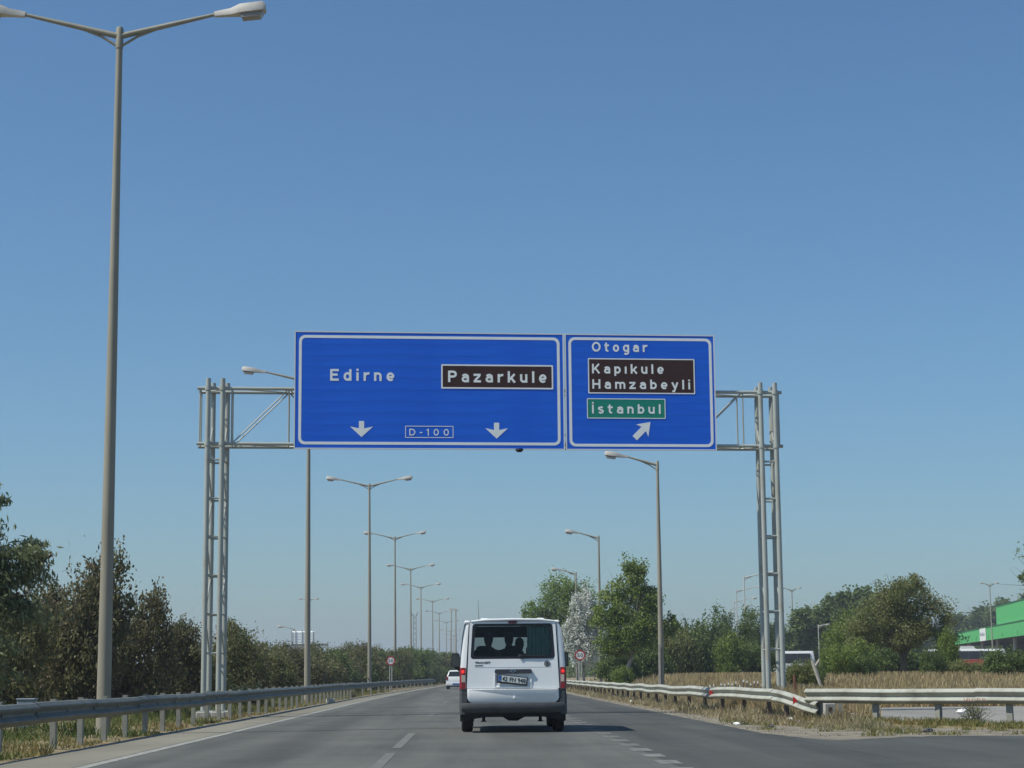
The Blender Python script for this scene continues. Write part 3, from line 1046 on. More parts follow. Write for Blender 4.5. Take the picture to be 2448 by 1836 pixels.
# other carriageway on the left
street_lamp('single armed lamp at the far left behind the drooping tree', (-33.2, 143, 0), 10.1, (-1,), 1.2, R(14), 0.15, 0.09, 'far lamps on the left')
street_lamp('small white headed lamp in front of the distant board backs', (-33.4, 358, 0), 10.0, (-1,), 1.6, R(14), 0.14, 0.08, 'far lamps on the left', head=1.5)
street_lamp('distant double armed lamp almost hidden behind the second left pole', (-26.4, 308, 0), 13.4, (-1, 1), 0.7, R(14), 0.14, 0.08, 'far lamps on the left', head=0.9)
street_lamp('left one of two tall masts near the white hatchback', (-5.55, 490, 0), 17.6, (1,), 0.5, R(10), 0.15, 0.10, 'tall masts in the distance', head=1.3)
street_lamp('right, thicker one of two tall masts near the white hatchback', (-4.4, 490, 0), 18.0, (-1,), 0.35, R(10), 0.26, 0.14, 'tall masts in the distance', head=1.3)
# pale lamps around the bus yard
for (x, y, H, lb) in ((22.4, 157, 8.5, 'slim pale lamp with a long arm just left of the right gantry legs'), (26.3, 190, 8.8, 'slim pale lamp, second in the row left of the right gantry legs'),
                      (31.5, 230, 9.2, 'slim pale lamp, third in the row left of the right gantry legs'), (37.8, 280, 10.0, 'slim pale lamp, fourth in the row left of the right gantry legs')):
    street_lamp(lb, (x, y, 0.5), H, (1,), 2.0, R(12), 0.075, 0.04, 'slim lamps along the bus yard', 'pole_pale', head=0.85)
street_lamp('slim double headed lamp just right of the right gantry legs', (43.6, 260, 0.3), 12.0, (-1, 1), 0.7, R(24), 0.11, 0.06, 'slim lamps along the bus yard', head=0.7)
street_lamp('slim double headed lamp above the green canopy', (70.3, 258, 0.3), 12.4, (-1, 1), 0.6, R(24), 0.11, 0.06, 'slim lamps along the bus yard', head=0.7)
street_lamp('short slim lamp behind the white bus roof', (35.5, 196, 0.5), 5.4, (1,), 0.6, R(14), 0.06, 0.04, 'slim lamps along the bus yard', 'pole_pale', head=0.6)

# ------------------------------------------------------------------ gantry and direction signs
GA = math.atan2(1.3, 15.15)
gan = thing('sign_gantry', 'grey tubular steel gantry spanning the road', 'gantry', (-7.1, 51.0, 0), GA)
for us, nm in (((0.0, 0.385), 0), ((15.12, 15.53), 1)):
    zb = 0.18
    for u in us:
        for v in (-0.43, 0.43):
            ub_ = u + (0.085 if v > 0 else -0.01)
            MB().path([(ub_, v, zb), (ub_, v, zb + 0.05), (ub_, v, 5), (ub_, v, 9.0)], [0.072, 0.072, 0.072, 0.066], 12).build('leg', 'gantry', gan, True)
            MB().box(ub_ - 0.15, ub_ + 0.15, v - 0.15, v + 0.15, zb - 0.012, zb + 0.012).build('base_plate', 'gantry', gan)
            MB().box(ub_ - 0.185, ub_ + 0.185, v - 0.2, v + 0.2, -0.25, zb - 0.013, 0.02).build('footing', 'concrete', gan)
    z = 1.68
    k = 0
    while z < 7:
        for v in (-0.43, 0.43):
            MB().tube((us[0] + 0.06 + (0.08 if v > 0 else 0), v, z), (us[1] - 0.06 + (0.08 if v > 0 else 0), v, z), 0.028, None, 8).build('rung', 'gantry', gan, True)
        for u in us:
            MB().tube((u, -0.38, z + (0.05 if k % 2 else 0.95)), (u + 0.08, 0.38, z + (0.95 if k % 2 else 0.05)), 0.024, None, 6).build('brace', 'gantry', gan, True)
            MB().tube((u, -0.38, z + 0.0), (u + 0.08, 0.38, z + 0.0), 0.024, None, 6).build('brace', 'gantry', gan, True)
        z += 1.025
        k += 1
for v in (-0.36, 0.36):
    for z in (7.24, 8.74):
        MB().tube((-0.30, v, z), (15.72, v, z), 0.047, None, 10).build('chord', 'gantry', gan, True)
    ups = [-0.23, 0.62] + [2.14 + 1.56 * k for k in range(9)] + [15.63]
    for k, u in enumerate(ups):
        MB().tube((u, v, 7.27), (u, v, 8.71), 0.022, None, 6).build('upright', 'gantry', gan, True)
    for k in range(1, len(ups) - 2):
        a, c = ups[k], ups[k + 1]
        up_ = k % 2 == 1
        MB().tube((a + 0.04, v, 7.28 if up_ else 8.70), (c - 0.04, v, 8.70 if up_ else 7.28), 0.02, None, 6).build('diagonal', 'gantry', gan, True)
for us_ in ((-0.01, 0.375), (15.11, 15.52)):
    for u in us_:
        for z in (7.24, 8.74):
            MB().tube((u, -0.43, z - 0.06), (u, -0.43, z + 0.06), 0.088, None, 12).build('clamp', 'gantry', gan, True)
for z in (7.24, 8.74):
    for k in range(len(ups) - 1):
        MB().tube((ups[k], -0.33, z), (ups[k], 0.33, z), 0.018, None, 6).build('cross_bar', 'gantry', gan, True)
        MB().tube((ups[k], -0.33 if k % 2 else 0.33, z), (ups[k + 1], 0.33 if k % 2 else -0.33, z), 0.018, None, 6).build('cross_bar', 'gantry', gan, True)
fl = MB().loft([[(x * s_, -0.70 + y * s_, z) for x, y in ellipse(0, 0, 0.11, 0.09, 12)] for z, s_ in ((7.08, 0.9), (7.04, 1.0), (6.99, 0.6))]).build('floodlight', 'black', gan, True)
fl.location = (8.35, 0, 0.02)


def sign(label, u0, u1, z0, z1, bord):
    t = thing('direction_sign', label, 'road sign', (-7.1 + 0 * u0, 51.0, 0), GA, 'blue direction signs on the gantry')
    n = 10
    h = (z1 - z0) / n
    me = MB().box(u0, u1, -0.035, 0.0, 0.0015, h - 0.0015).mesh('plank')
    me.materials.append(MATS['sign_blue'])
    for k in range(n):
        o = link('plank', me, t)
        o.location = (0, -0.52, z0 + k * h)
    e = 0.03
    for (a, b_, c, d) in ((u0 - e, u0, z0 - e, z1 + e), (u1, u1 + e, z0 - e, z1 + e), (u0, u1, z0 - e, z0), (u0, u1, z1, z1 + e)):
        MB().box(a, b_, -0.562, -0.49, c, d).build('frame', 'sign_frame', t)
    k = 0
    while u0 + 0.4 + k * 1.5 < u1:
        u = u0 + 0.4 + k * 1.5
        MB().box(u - 0.04, u + 0.04, -0.515, -0.41, z0 + 0.05, z1 - 0.05).build('back_rail', 'galv', t)
        k += 1
    bx0, bx1, bz0, bz1 = bord
    MB().ring(rrect(bx0, bx1, bz0, bz1, 0.17), rrect(bx0 + 0.075, bx1 - 0.075, bz0 + 0.075, bz1 - 0.075, 0.11), -0.559, -0.556).build('border', 'sign_white', t)
    return t


YF = -0.558
s1 = sign('wide blue overhead sign reading Edirne and Pazarkule with two down arrows', 2.31, 9.585, 7.12, 10.27, (2.40, 9.50, 7.21, 10.19))
sign_word('Edirne', 3.24, 4.98, 8.945, 0.318, YF, 'sign_white', s1, 0.32)
pq = MB().prism(rrect(6.247, 9.313, 8.752, 9.42, 0.02, 2), -0.561, -0.556).build('plaque', 'sign_brown', s1)
MB().ring(rrect(6.247, 9.313, 8.752, 9.42, 0.02, 2), rrect(6.287, 9.273, 8.792, 9.38, 0.01, 2), -0.564, -0.5612).build('plaque_border', 'sign_white', pq)
sign_word('Pazarkule', 6.43, 9.135, 8.93, 0.315, -0.563, 'sign_white', pq, 0.32)


def down_arrow(u, ztip, t):
    MB().prism([(u, ztip), (u + 0.31, ztip + 0.285), (u + 0.07, ztip + 0.235), (u + 0.07, ztip + 0.435), (u - 0.07, ztip + 0.435), (u - 0.07, ztip + 0.235), (u - 0.31, ztip + 0.285)], -0.560, -0.556).build('arrow', 'sign_white', t)


down_arrow(4.093, 7.415, s1)
down_arrow(7.75, 7.39, s1)
MB().ring(rrect(5.27, 6.575, 7.402, 7.727, 0.015, 2), rrect(5.288, 6.557, 7.420, 7.709, 0.01, 2), -0.560, -0.556).build('route_border', 'sign_white', s1)
sign_word('D-100', 5.372, 6.46, 7.462, 0.185, YF, 'sign_white', s1, 0.42, 0.85)
s2 = sign('narrower blue overhead sign reading Otogar with a slanted exit arrow', 9.675, 13.79, 7.12, 10.27, (9.745, 13.735, 7.185, 10.205))
sign_word('Otogar', 10.393, 11.935, 9.812, 0.268, YF, 'sign_white', s2, 0.32)
pb = MB().prism(rrect(10.278, 13.248, 8.648, 9.626, 0.02, 2), -0.561, -0.556).build('plaque', 'sign_brown', s2)
MB().ring(rrect(10.278, 13.248, 8.648, 9.626, 0.02, 2), rrect(10.308, 13.218, 8.678, 9.596, 0.01, 2), -0.564, -0.5612).build('plaque_border', 'sign_white', pb)
sign_word('Kap\u0131kule', 10.386, 12.387, 9.205, 0.265, -0.563, 'sign_white', pb, 0.32)
sign_word('Hamzabeyli', 10.388, 13.116, 8.78, 0.262, -0.563, 'sign_white', pb, 0.32)
pg = MB().prism(rrect(10.236, 12.411, 7.958, 8.512, 0.02, 2), -0.561, -0.556).build('plaque', 'sign_green', s2)
MB().ring(rrect(10.236, 12.411, 7.958, 8.512, 0.02, 2), rrect(10.258, 12.389, 7.980, 8.490, 0.01, 2), -0.564, -0.5612).build('plaque_border', 'sign_white', pg)
sign_word('\u0130stanbul', 10.368, 12.28, 8.097, 0.262, -0.563, 'sign_white', pg, 0.30)
# slanted arrow: tail lower left, head upper right
tipv, dirv = Vector((11.986, 7.868)), Vector((0.705, 0.709))
nv = Vector((-dirv.y, dirv.x))
ap = [tipv, tipv - dirv * 0.33 + nv * 0.235, tipv - dirv * 0.27 + nv * 0.085, tipv - dirv * 0.63 + nv * 0.085, tipv - dirv * 0.63 - nv * 0.085, tipv - dirv * 0.27 - nv * 0.085, tipv - dirv * 0.33 - nv * 0.235]
MB().prism([(p.x, p.y) for p in ap], -0.560, -0.556).build('arrow', 'sign_white', s2)

# ------------------------------------------------------------------ speed limit signs
def speed_sign(label, loc, r, rz):
    t = thing('speed_limit_sign', label, 'road sign', loc, rz, 'speed limit signs')
    zc = 2.2
    MB().prism(ellipse(0, zc, r, r), -0.012, 0.0).build('plate', 'sign_white', t)
    MB().ring(ellipse(0, zc, r, r), ellipse(0, zc, r * 0.74, r * 0.74), -0.0165, -0.0125).build('rim', 'sign_red', t)
    lettering('digit', '5', -r * 0.55, -r * 0.06, zc - r * 0.36, r * 0.72, -0.016, 'black', t, bold=0.012)
    lettering('digit', '0', r * 0.06, r * 0.55, zc - r * 0.36, r * 0.72, -0.016, 'black', t, bold=0.012)
    for x in (-0.075, 0.075):
        MB().box(x - 0.03, x + 0.03, 0.004, 0.05, -0.2, zc + r * 0.6).build('post', 'pole_pale', t)
    return t


speed_sign('round speed limit sign reading 50 on the right, by the silvery tree', (6.75, 121, 0.05), 0.33, 0)
speed_sign('round speed limit sign reading 50 on the left, before the hedge', (-5.75, 134, -0.1), 0.31, 0)

# ------------------------------------------------------------------ white van
VX, VY = 0.735, 35.5
van = thing('minibus_van', 'white minibus van driving ahead in the right lane', 'van', (VX, VY, 0), R(-0.2))


def vsec(y, k=1.0, top=2.06, low=0.40, tw=0.0):
    """right half of the body section, bottom to roof centre"""
    h = [(0.90, low), (0.965, 0.56), (0.985, 0.80), (0.983, 1.10), (0.968, 1.40), (0.938, 1.72), (0.912 - tw, 1.90), (0.892 - tw, 1.99), (0.84 - tw, 2.035), (0.5, 2.055), (0.0, 2.062)]
    s = (top - 0.8) / (2.06 - 0.8)
    return [(x * k, y, z if z < 0.8 else 0.8 + (z - 0.8) * s) for x, z in h]


def full(sec):
    return [(-x, y, z) for x, y, z in reversed(sec)][:-1][::-1][::-1] if False else sec + [(-x, y, z) for x, y, z in reversed(sec[:-1])]


secs = [full(vsec(0.055)), full(vsec(0.12, 1.0)), full(vsec(1.5)), full(vsec(2.9)), full(vsec(3.35, 1.0, 2.045))]
body = MB().loft(secs, False, False, closed=False)
# cab: pillars and bonnet
cab = [vsec(3.35, 1.0, 2.045), vsec(4.05, 0.985, 1.32), vsec(4.55, 0.93, 1.10), vsec(4.80, 0.82, 0.88)]
o = len(body.v)
n = len(cab[0])
for sd in (1, -1):
    o = len(body.v)
    rows = [[(x * sd, y, z) for x, y, z in r_] for r_ in cab]
    for r_ in rows:
        body.v += r_
    for k in range(3):
        for i in range(n - 1):
            if k == 0 and i >= 6:
                continue            # windscreen opening
            a = o + k * n + i
            q = (a, a + 1, a + n + 1, a + n)
            body.f.append(q if sd > 0 else tuple(reversed(q)))
front = full(vsec(4.80, 0.82, 0.88))
body.add(front, [tuple(range(len(front)))])
body.build('body', 'van_white', van, True)
ws = MB()
rows = []
for (y, top, k, tw) in ((3.36, 2.035, 1.0, 0), (3.7, 1.68, 0.99, 0), (4.04, 1.325, 0.985, 0)):
    sec = full(vsec(y, k, top))
    rows.append([p for p in sec if p[2] > 0.8 + (1.88 - 0.8) * (top - 0.8) / 1.26])
ws.loft(rows, False, False, closed=False)
ws.build('windscreen', 'clear_glass', van, True)
MB().box(-0.88, 0.88, 0.1, 4.2, 0.46, 0.50).build('floor_pan', 'underbody', van)
MB().box(-0.72, 0.72, 3.9, 4.1, 0.52, 1.25, 0.05).build('dashboard', 'seat', van)
# dark side windows and side trim, a little proud of the panels
for sd in (-1, 1):
    for (a, c) in ((0.35, 1.45), (1.55, 2.75), (2.85, 3.45)):
        b = MB()
        zz = (1.38, 1.50, 1.62, 1.72, 1.80, 1.88)
        xw_ = [float(np.interp(z, [1.10, 1.40, 1.72, 1.90], [0.983, 0.968, 0.938, 0.912])) for z in zz]
        rings = []
        for yy_ in (a, a + 0.04, c - 0.04, c):
            e_ = 0.02 if yy_ in (a, c) else 0.0
            rings.append([(sd * (x + 0.007), yy_, z + (e_ if z == 1.38 else -e_ if z == 1.88 else 0)) for x, z in zip(xw_, zz)] + [(sd * (x - 0.004), yy_, z) for x, z in zip(xw_[::-1], zz[::-1])])
        b.loft(rings if sd > 0 else [r_[::-1] for r_ in rings])
        b.build('side_window', 'tint_glass', van)
    MB().box(min(sd * 0.972, sd * 0.992), max(sd * 0.972, sd * 0.992), 0.5, 3.6, 0.70, 0.80, 0.004).build('side_moulding', 'bumper', van)

# rear corner pillars (between body side and tailgate), seen from behind
for sd in (-1, 1):
    def pil(z):
        xo = np.interp(z, [0.80, 1.19, 1.4, 1.72, 1.90, 1.98, 2.03], [0.984, 0.980, 0.967, 0.937, 0.911, 0.893, 0.845])
        xi = np.interp(z, [0.80, 1.19, 2.03], [0.872, 0.864, 0.812])
        return xo, xi
    rings = []
    for z in (0.80, 1.0, 1.19, 1.4, 1.72, 1.90, 1.97, 2.02):
        xo, xi = pil(z)
        yb = 0.01 + 0.045 * (z - 0.8)
        pr = [(xi, yb - 0.004), (xo - 0.045, yb - 0.002), (xo - 0.012, yb + 0.018), (xo, yb + 0.06), (xi, yb + 0.06)]
        rings.append([(sd * x, y, z) for x, y in (pr if sd < 0 else pr[::-1])])
    MB().loft(rings).build('corner_pillar', 'van_white', van, True)


def yrear(z):
    return 0.045 * (z - 0.8)


# tailgate upper part with window opening, lower part below the crease
tg = MB()
OUT = [(x, z) for x, z in rrect(-0.762, 0.762, 0.806, 2.035, (0.01, 0.01, 0.05, 0.05), 6)]
OUT = [(x * np.interp(z, [0.8, 1.3, 2.03], [1.122, 1.105, 1.042]), z) for x, z in OUT]
WIN = rrect(-0.785, 0.785, 1.345, 1.995, 0.06, 6)
WIN = [(x * np.interp(z, [1.34, 2.0], [1.0, 0.945]), z) for x, z in WIN]
nn = len(OUT)
lay = []
for q in (0, 0.34, 0.67, 1):
    lay.append([(a[0] + (b_[0] - a[0]) * q, yrear(a[1] + (b_[1] - a[1]) * q) - 0.012, a[1] + (b_[1] - a[1]) * q) for a, b_ in zip(OUT, WIN)])
lay.append([(x, y + 0.03, z) for x, y, z in lay[-1]])
rim = [(x, y + 0.03, z) for x, y, z in lay[0]]
tg.loft([rim] + lay, False, False)
gate = tg.build('tailgate', 'van_white', van, True)
for sd in (-1, 1):
    rg_ = [[(sd * (np.interp(z, [0.80, 1.19, 2.03], [0.872, 0.864, 0.812]) + dx), 0.03 + 0.045 * (z - 0.8) + dy, z) for dx, dy in ((-0.03, 0), (0.012, 0), (0.012, 0.02), (-0.03, 0.02))] for z in (0.56, 1.19, 2.0)]
    MB().loft(rg_ if sd < 0 else [r_[::-1] for r_ in rg_]).build('tailgate_seal', 'seal', van)
lowp = rrect(-0.845, 0.845, 0.548, 0.799, (0.10, 0.10, 0.008, 0.008), 6)
lw = MB()
lw.loft([[(x, 0.03, z) for x, z in lowp], [(x, -0.006 - 0.02 * math.sin(math.pi * min(1, max(0, (z - 0.548) / 0.25))), z) for x, z in lowp],
         [(x * 0.965, -0.018 - 0.03 * min(1, max(0, (z - 0.548) / 0.25)), 0.562 + (z - 0.548) * 0.90) for x, z in lowp]], True, True)
lw.build('tailgate_lower', 'van_white', gate, True)
# crease line above handle
MB().box(-0.71, 0.71, yrear(1.21) - 0.0165, yrear(1.21) - 0.010, 1.196, 1.204, 0.002).build('crease', 'van_white', gate)
# rear glass with black ceramic band
WG = [(x, z) for x, z in WIN]
glass_in = [(x * 0.925, 1.67 + (z - 1.67) * 0.86) for x, z in WIN]
bd = MB()
bd.loft([[(x, yrear(z) + 0.012, z) for x, z in WG], [(x, yrear(z) - 0.008, z) for x, z in WG], [(x, yrear(z) - 0.008, z) for x, z in glass_in], [(x, yrear(z) + 0.004, z) for x, z in glass_in]], False, False)
bd.build('glass_band', 'seal', gate, True)
gl = MB()
gl.add([(x, yrear(z) - 0.004, z) for x, z in glass_in], [tuple(range(len(glass_in)))])
gl.build('rear_window', 'rear_glass', gate)
# handle bar with plate recess
MB().loft([[(x, y, z) for x, z in rrect(-0.335, 0.345, 1.075, 1.155, 0.03, 4)] if i else [(x * 1.01, y, 1.115 + (z - 1.115) * 1.05) for x, z in rrect(-0.335, 0.345, 1.075, 1.155, 0.03, 4)]
          for i, y in enumerate((yrear(1.1) - 0.010, yrear(1.1) - 0.058))]).build('handle_bar', 'trim_dark', gate, True)
ov = MB().prism(ellipse(0, 0, 0.055, 0.025, 20), -0.006, 0).build('oval_badge', 'chrome', gate)
ov.location = (0.0, yrear(1.1) - 0.059, 1.122)
ov2 = MB().prism(ellipse(0, 0, 0.046, 0.018, 20), -0.004, 0).build('oval_badge_face', 'badge_blue', ov)
ov2.location = (0, -0.0065, 0)
rec_o = [(-0.345, 0.83), (0.335, 0.83), (0.345, 1.074), (-0.335, 1.074)]
rec_i = [(-0.285, 0.865), (0.285, 0.865), (0.295, 1.068), (-0.295, 1.068)]
rb = MB()
rb.loft([[(x, yrear(0.95) - 0.0105, z) for x, z in rec_o], [(x, yrear(0.95) - 0.03, z) for x, z in rec_o], [(x, yrear(0.95) - 0.013, z) for x, z in rec_i]], False, True)
rb.build('plate_recess', 'van_white', gate)
plt = link('number_plate', None, gate)
plt.location = (-0.015, yrear(0.95) - 0.036, 0.962)
plt.rotation_euler = (0, R(6.5), 0)
plt.empty_display_size = 0.1
pm = MB().prism(rrect(-0.285, 0.285, -0.085, 0.075, 0.015, 3), -0.012, 0.0).mesh('number_plate')
pm.materials.append(MATS['trim_dark'])
loc_, rot_ = plt.location.copy(), plt.rotation_euler.copy()
bpy.data.objects.remove(plt)
plt = link('number_plate', pm, gate)
plt.location = loc_
plt.rotation_euler = rot_


def on_plate(name, poly, y0, y1, m):
    return MB().prism(poly, y0, y1).build(name, m, plt)


for o_ in (on_plate('plate_face', rrect(-0.26, 0.26, -0.052, 0.06, 0.006, 2), -0.0165, -0.0125, 'plate_white'),):
    pass
on_plate('plate_blue_band', rrect(-0.257, -0.205, -0.049, 0.057, 0.004, 2), -0.0195, -0.017, 'plate_blue')
lettering('plate_lettering', '42 FN 948', -0.187, 0.245, -0.036, 0.078, -0.019, 'black', plt, space=1.05, bold=0.008, th=0.003)
lettering('plate_lettering', 'TR', -0.251, -0.212, -0.045, 0.02, -0.021, 'plate_white', plt, bold=0.0, th=0.002)
# badges
lettering('badge_lettering', 'TRANSIT', -0.705, -0.415, 1.262, 0.036, yrear(1.28) - 0.014, 'trim_dark', gate, space=1.0, bold=0.03, th=0.006)
MB().box(-0.705, -0.555, yrear(1.23) - 0.018, yrear(1.23) - 0.0125, 1.218, 1.234).build('badge_strip', 'bumper', gate)
rbg = MB().ring(ellipse(0, 0, 0.056, 0.056), ellipse(0, 0, 0.042, 0.042), -0.006, 0).build('round_badge', 'trim_dark', gate)
rbg.location = (0.635, yrear(1.25) - 0.013, 1.252)
MB().prism(ellipse(0, 0, 0.040, 0.040), -0.004, 0).build('round_badge_disc', 'galv', rbg)
MB().prism(rrect(-0.02, 0.02, -0.026, 0.026, 0.01, 3), -0.008, -0.0045).build('round_badge_emblem', 'trim_dark', rbg)
lk = MB().loft([[(x, y, z) for x, z in ellipse(0.02, 0.635, r_, r_, 14)] for r_, y in ((0.026, -0.040), (0.026, -0.055), (0.018, -0.06))]).build('lock_cap', 'van_white', gate, True)
# wiper
MB().path([(0.14, -0.03 + yrear(1.4), 1.405), (0.45, -0.035 + yrear(1.39), 1.395), (0.72, -0.03 + yrear(1.41), 1.41)], [0.014, 0.009, 0.006], 6).build('wiper_arm', 'black', gate, True)
MB().prism(ellipse(0.125, 1.405, 0.03, 0.03, 12), yrear(1.4) - 0.045, yrear(1.4) - 0.006).build('wiper_hub', 'trim_dark', gate)
MB().path([(0.16, -0.025 + yrear(1.35), 1.36), (0.2, -0.02 + yrear(1.3), 1.315)], [0.006, 0.004], 5).build('washer_nozzle', 'trim_dark', gate)
MB().box(-0.08, 0.08, yrear(2.02) - 0.045, yrear(2.02) - 0.010, 2.0, 2.045, 0.006).build('high_brake_light', 'light_purple', gate)
# roof edge and rack feet
MB().path([(-0.77, 0.05, 2.035), (-0.5, 0.03, 2.062), (0, 0.025, 2.07), (0.5, 0.03, 2.062), (0.77, 0.05, 2.035)], [0.02, 0.024, 0.024, 0.024, 0.02], 8).build('roof_lip', 'van_white', van, True)
for x in (-0.52, 0.52):
    MB().box(x - 0.075, x + 0.075, 0.1, 0.32, 2.045, 2.098, 0.016).build('rack_foot', 'van_white', van)
for x in (-0.83, 0.83):
    MB().box(x - 0.065, x + 0.045, 0.05, 0.24, 2.0, 2.055, 0.02).build('gutter_cap', 'van_white', van)
MB().path([(-0.62, 3.0, 2.03), (-0.64, 2.9, 2.55)], [0.006, 0.003], 5).build('antenna', 'black', van)
# tail lights
for sd in (-1, 1):
    def tl(z0, z1, m, nm, dx=0.0, dy=0.0):
        rings = []
        for z in (z0, z1):
            xo = np.interp(z, [0.80, 1.19], [0.982, 0.978]) - dx
            xi = 0.876 + dx
            yb = 0.018 * (z - 0.8)
            pr = [(xi, yb - 0.004 - dy), (xo - 0.03, yb - 0.006 - dy), (xo + 0.008, yb + 0.03), (xo + 0.008, yb + 0.1), (xi, yb + 0.1)]
            rings.append([(sd * x, y, z) for x, y in (pr if sd < 0 else pr[::-1])])
        return MB().loft(rings).build(nm, m, van, True)
    hl = tl(0.802, 1.188, 'light_red', 'tail_light')
    for (z0, z1, m, nm) in ((0.925, 1.055, 'light_clear', 'indicator_lens'),):
        x_ = tl(z0, z1, m, nm, 0.006, 0.006)
        x_.parent = hl
    lit = MB().loft([[(x, y, z) for x, z in ellipse(sd * 0.925, 1.115, r_, r_ * 1.05, 14)] for r_, y in ((0.03, -0.006), (0.026, -0.014), (0.012, -0.018))]).build('brake_bulb', 'light_lit', hl, True)
# bumper: centre bar and corner pieces
bpz = MB()
prof_b = [(0.0, 0.355), (-0.05, 0.385), (-0.075, 0.44), (-0.080, 0.50), (-0.07, 0.535), (-0.02, 0.547), (0.05, 0.547), (0.05, 0.355)]
xsb = [-0.985, -0.955, -0.84, -0.5, 0, 0.5, 0.84, 0.955, 0.985]
yof = [0.12, 0.045, 0.008, 0.0, -0.004, 0.0, 0.008, 0.045, 0.12]
bpz.loft([[(x, y + yo, z) for y, z in prof_b] for x, yo in zip(xsb, yof)])
bump_ = bpz.build('rear_bumper', 'bumper', van, True)
for sd in (-1, 1):
    rings = []
    for z, xi in ((0.335, 0.89), (0.50, 0.87), (0.56, 0.858), (0.66, 0.852), (0.698, 0.852)):
        pr = [(xi, 0.0), (0.95, 0.0), (0.992, 0.05), (0.992, 0.55), (xi, 0.55)]
        rings.append([(sd * x, y - 0.012, z) for x, y in (pr if sd < 0 else pr[::-1])])
    MB().loft(rings).build('bumper_corner', 'bumper', bump_, True)
    rings = []
    for z in (0.702, 0.80):
        pr = [(0.852, 0.02), (0.95, 0.02), (0.983, 0.06), (0.983, 0.55), (0.852, 0.55)]
        rings.append([(sd * x, y - 0.012, z) for x, y in (pr if sd < 0 else pr[::-1])])
    MB().loft(rings).build('bumper_cap', 'bumper', bump_, True)
# underbody
ub = MB()
ub.prism([(-0.95, 0.33), (-0.86, 0.245), (-0.74, 0.25), (-0.52, 0.285), (0.55, 0.285), (0.70, 0.265), (0.86, 0.24), (0.95, 0.33), (0.95, 0.46), (-0.95, 0.46)], 0.03, 0.5)
ub.prism([(-0.8, 0.33), (0.8, 0.33), (0.8, 0.46), (-0.8, 0.46)], 0.5, 4.4)
ub.build('underbody', 'underbody', van)
MB().loft([[(0.02 + x, y, z) for x, z in [(-0.24, 0.29), (-0.10, 0.20), (0.07, 0.195), (0.26, 0.29)]] for y in (0.9, 1.25)]).build('differential', 'underbody', van)
for x in (-0.545, 0.52):
    MB().box(x - 0.03, x + 0.03, 0.7, 0.76, 0.20, 0.34).build('spring_hanger', 'underbody', van)
    MB().box(x - 0.05, x + 0.05, 0.66, 0.80, 0.185, 0.205, 0.004).build('hanger_plate', 'underbody', van)


def wheel(root, x, y, r, wd, nm='wheel'):
    b = MB()
    sd = 1 if x > 0 else -1
    pr = [(-0.5, 0.62), (-0.5, 0.90), (-0.38, 0.985), (0, 1.0), (0.38, 0.985), (0.5, 0.90), (0.5, 0.62)]
    n = 28
    rings = []
    for k in range(n + 1):
        a = 2 * math.pi * k / n
        rings.append([(x + q * wd, y + r * s_ * math.cos(a), r + r * s_ * math.sin(a)) for q, s_ in pr])
    b.loft(rings, False, False, closed=True)
    tyre = b.build(nm, 'rubber', root, True)
    rm = MB()
    rm.loft([[(x + q * wd, y + r * s_ * math.cos(2 * math.pi * k / n), r + r * s_ * math.sin(2 * math.pi * k / n)) for k in range(n)] for q, s_ in ((-sd * 0.42, 0.61), (sd * 0.36, 0.61), (sd * 0.30, 0.5), (sd * 0.38, 0.18))])
    rm.build('rim', 'galv', tyre, True)


for x in (-0.855, 0.855):
    wheel(van, x, 0.83, 0.335, 0.21)
    wheel(van, x, 3.95, 0.335, 0.21)
    MB().box(x - 0.13, x + 0.13, 0.42, 0.44, 0.2, 0.5).build('mud_flap', 'underbody', van)
# mirrors
for sd in (-1, 1):
    mcx = sd * 1.105
    sh = rrect(-0.085, 0.085, 1.21, 1.50, 0.05, 5)
    mb_ = MB().loft([[(mcx + x * k, y, 1.355 + (z - 1.355) * k) for x, z in sh] for y, k in ((3.46, 0.96), (3.47, 1.0), (3.56, 1.0), (3.66, 0.72))])
    ms = mb_.build('side_mirror', 'black', van, True)
    MB().prism([(mcx + x * 0.84, 1.355 + (z - 1.355) * 0.88) for x, z in sh], 3.452, 3.459).build('mirror_glass', 'mirror_face', ms)
    MB().path([(sd * 0.90, 3.62, 1.18), (sd * 1.03, 3.60, 1.17), (mcx, 3.56, 1.23)], [0.035, 0.04, 0.04], 8).build('mirror_arm', 'black', ms, True)
# curtain on the right half of the rear window, seats
MB().box(-0.86, 0.86, 3.05, 3.12, 1.80, 2.02).build('headliner', 'seat', van)
cu = MB()
rows = []
for z in (1.36, 1.55, 1.75, 1.93):
    rows.append([(0.27 + 0.46 * k / 40, 0.125 + 0.02 * math.sin(k * 1.35) + 0.01 * math.sin(k * 0.4 + z), z) for k in range(41)])
cu.loft(rows, False, False, closed=False)
cu.build('curtain', 'curtain', van, True)
sy = {-0.50: 0.62, 0.02: 0.70, 0.50: 0.62}
for x, y in [(-0.52, 0.75), (0.0, 0.75), (0.52, 0.75), (-0.55, 1.75), (0.05, 1.75), (-0.45, 3.0), (0.45, 3.0)]:
    s_ = MB().box(x - 0.22, x + 0.22, y, y + 0.13, 0.75, 1.53 if y < 1 else 1.40, 0.05)
    sobj = s_.build('seat', 'seat', van)
    MB().box(x - 0.22, x + 0.22, y + 0.135, y + 0.55, 0.72, 0.88, 0.05).build('seat_cushion', 'seat', sobj)
    MB().box(x - 0.13, x + 0.13, y + 0.01, y + 0.10, 1.54 if y < 1 else 1.42, 1.60, 0.02).build('headrest', 'seat', sobj)

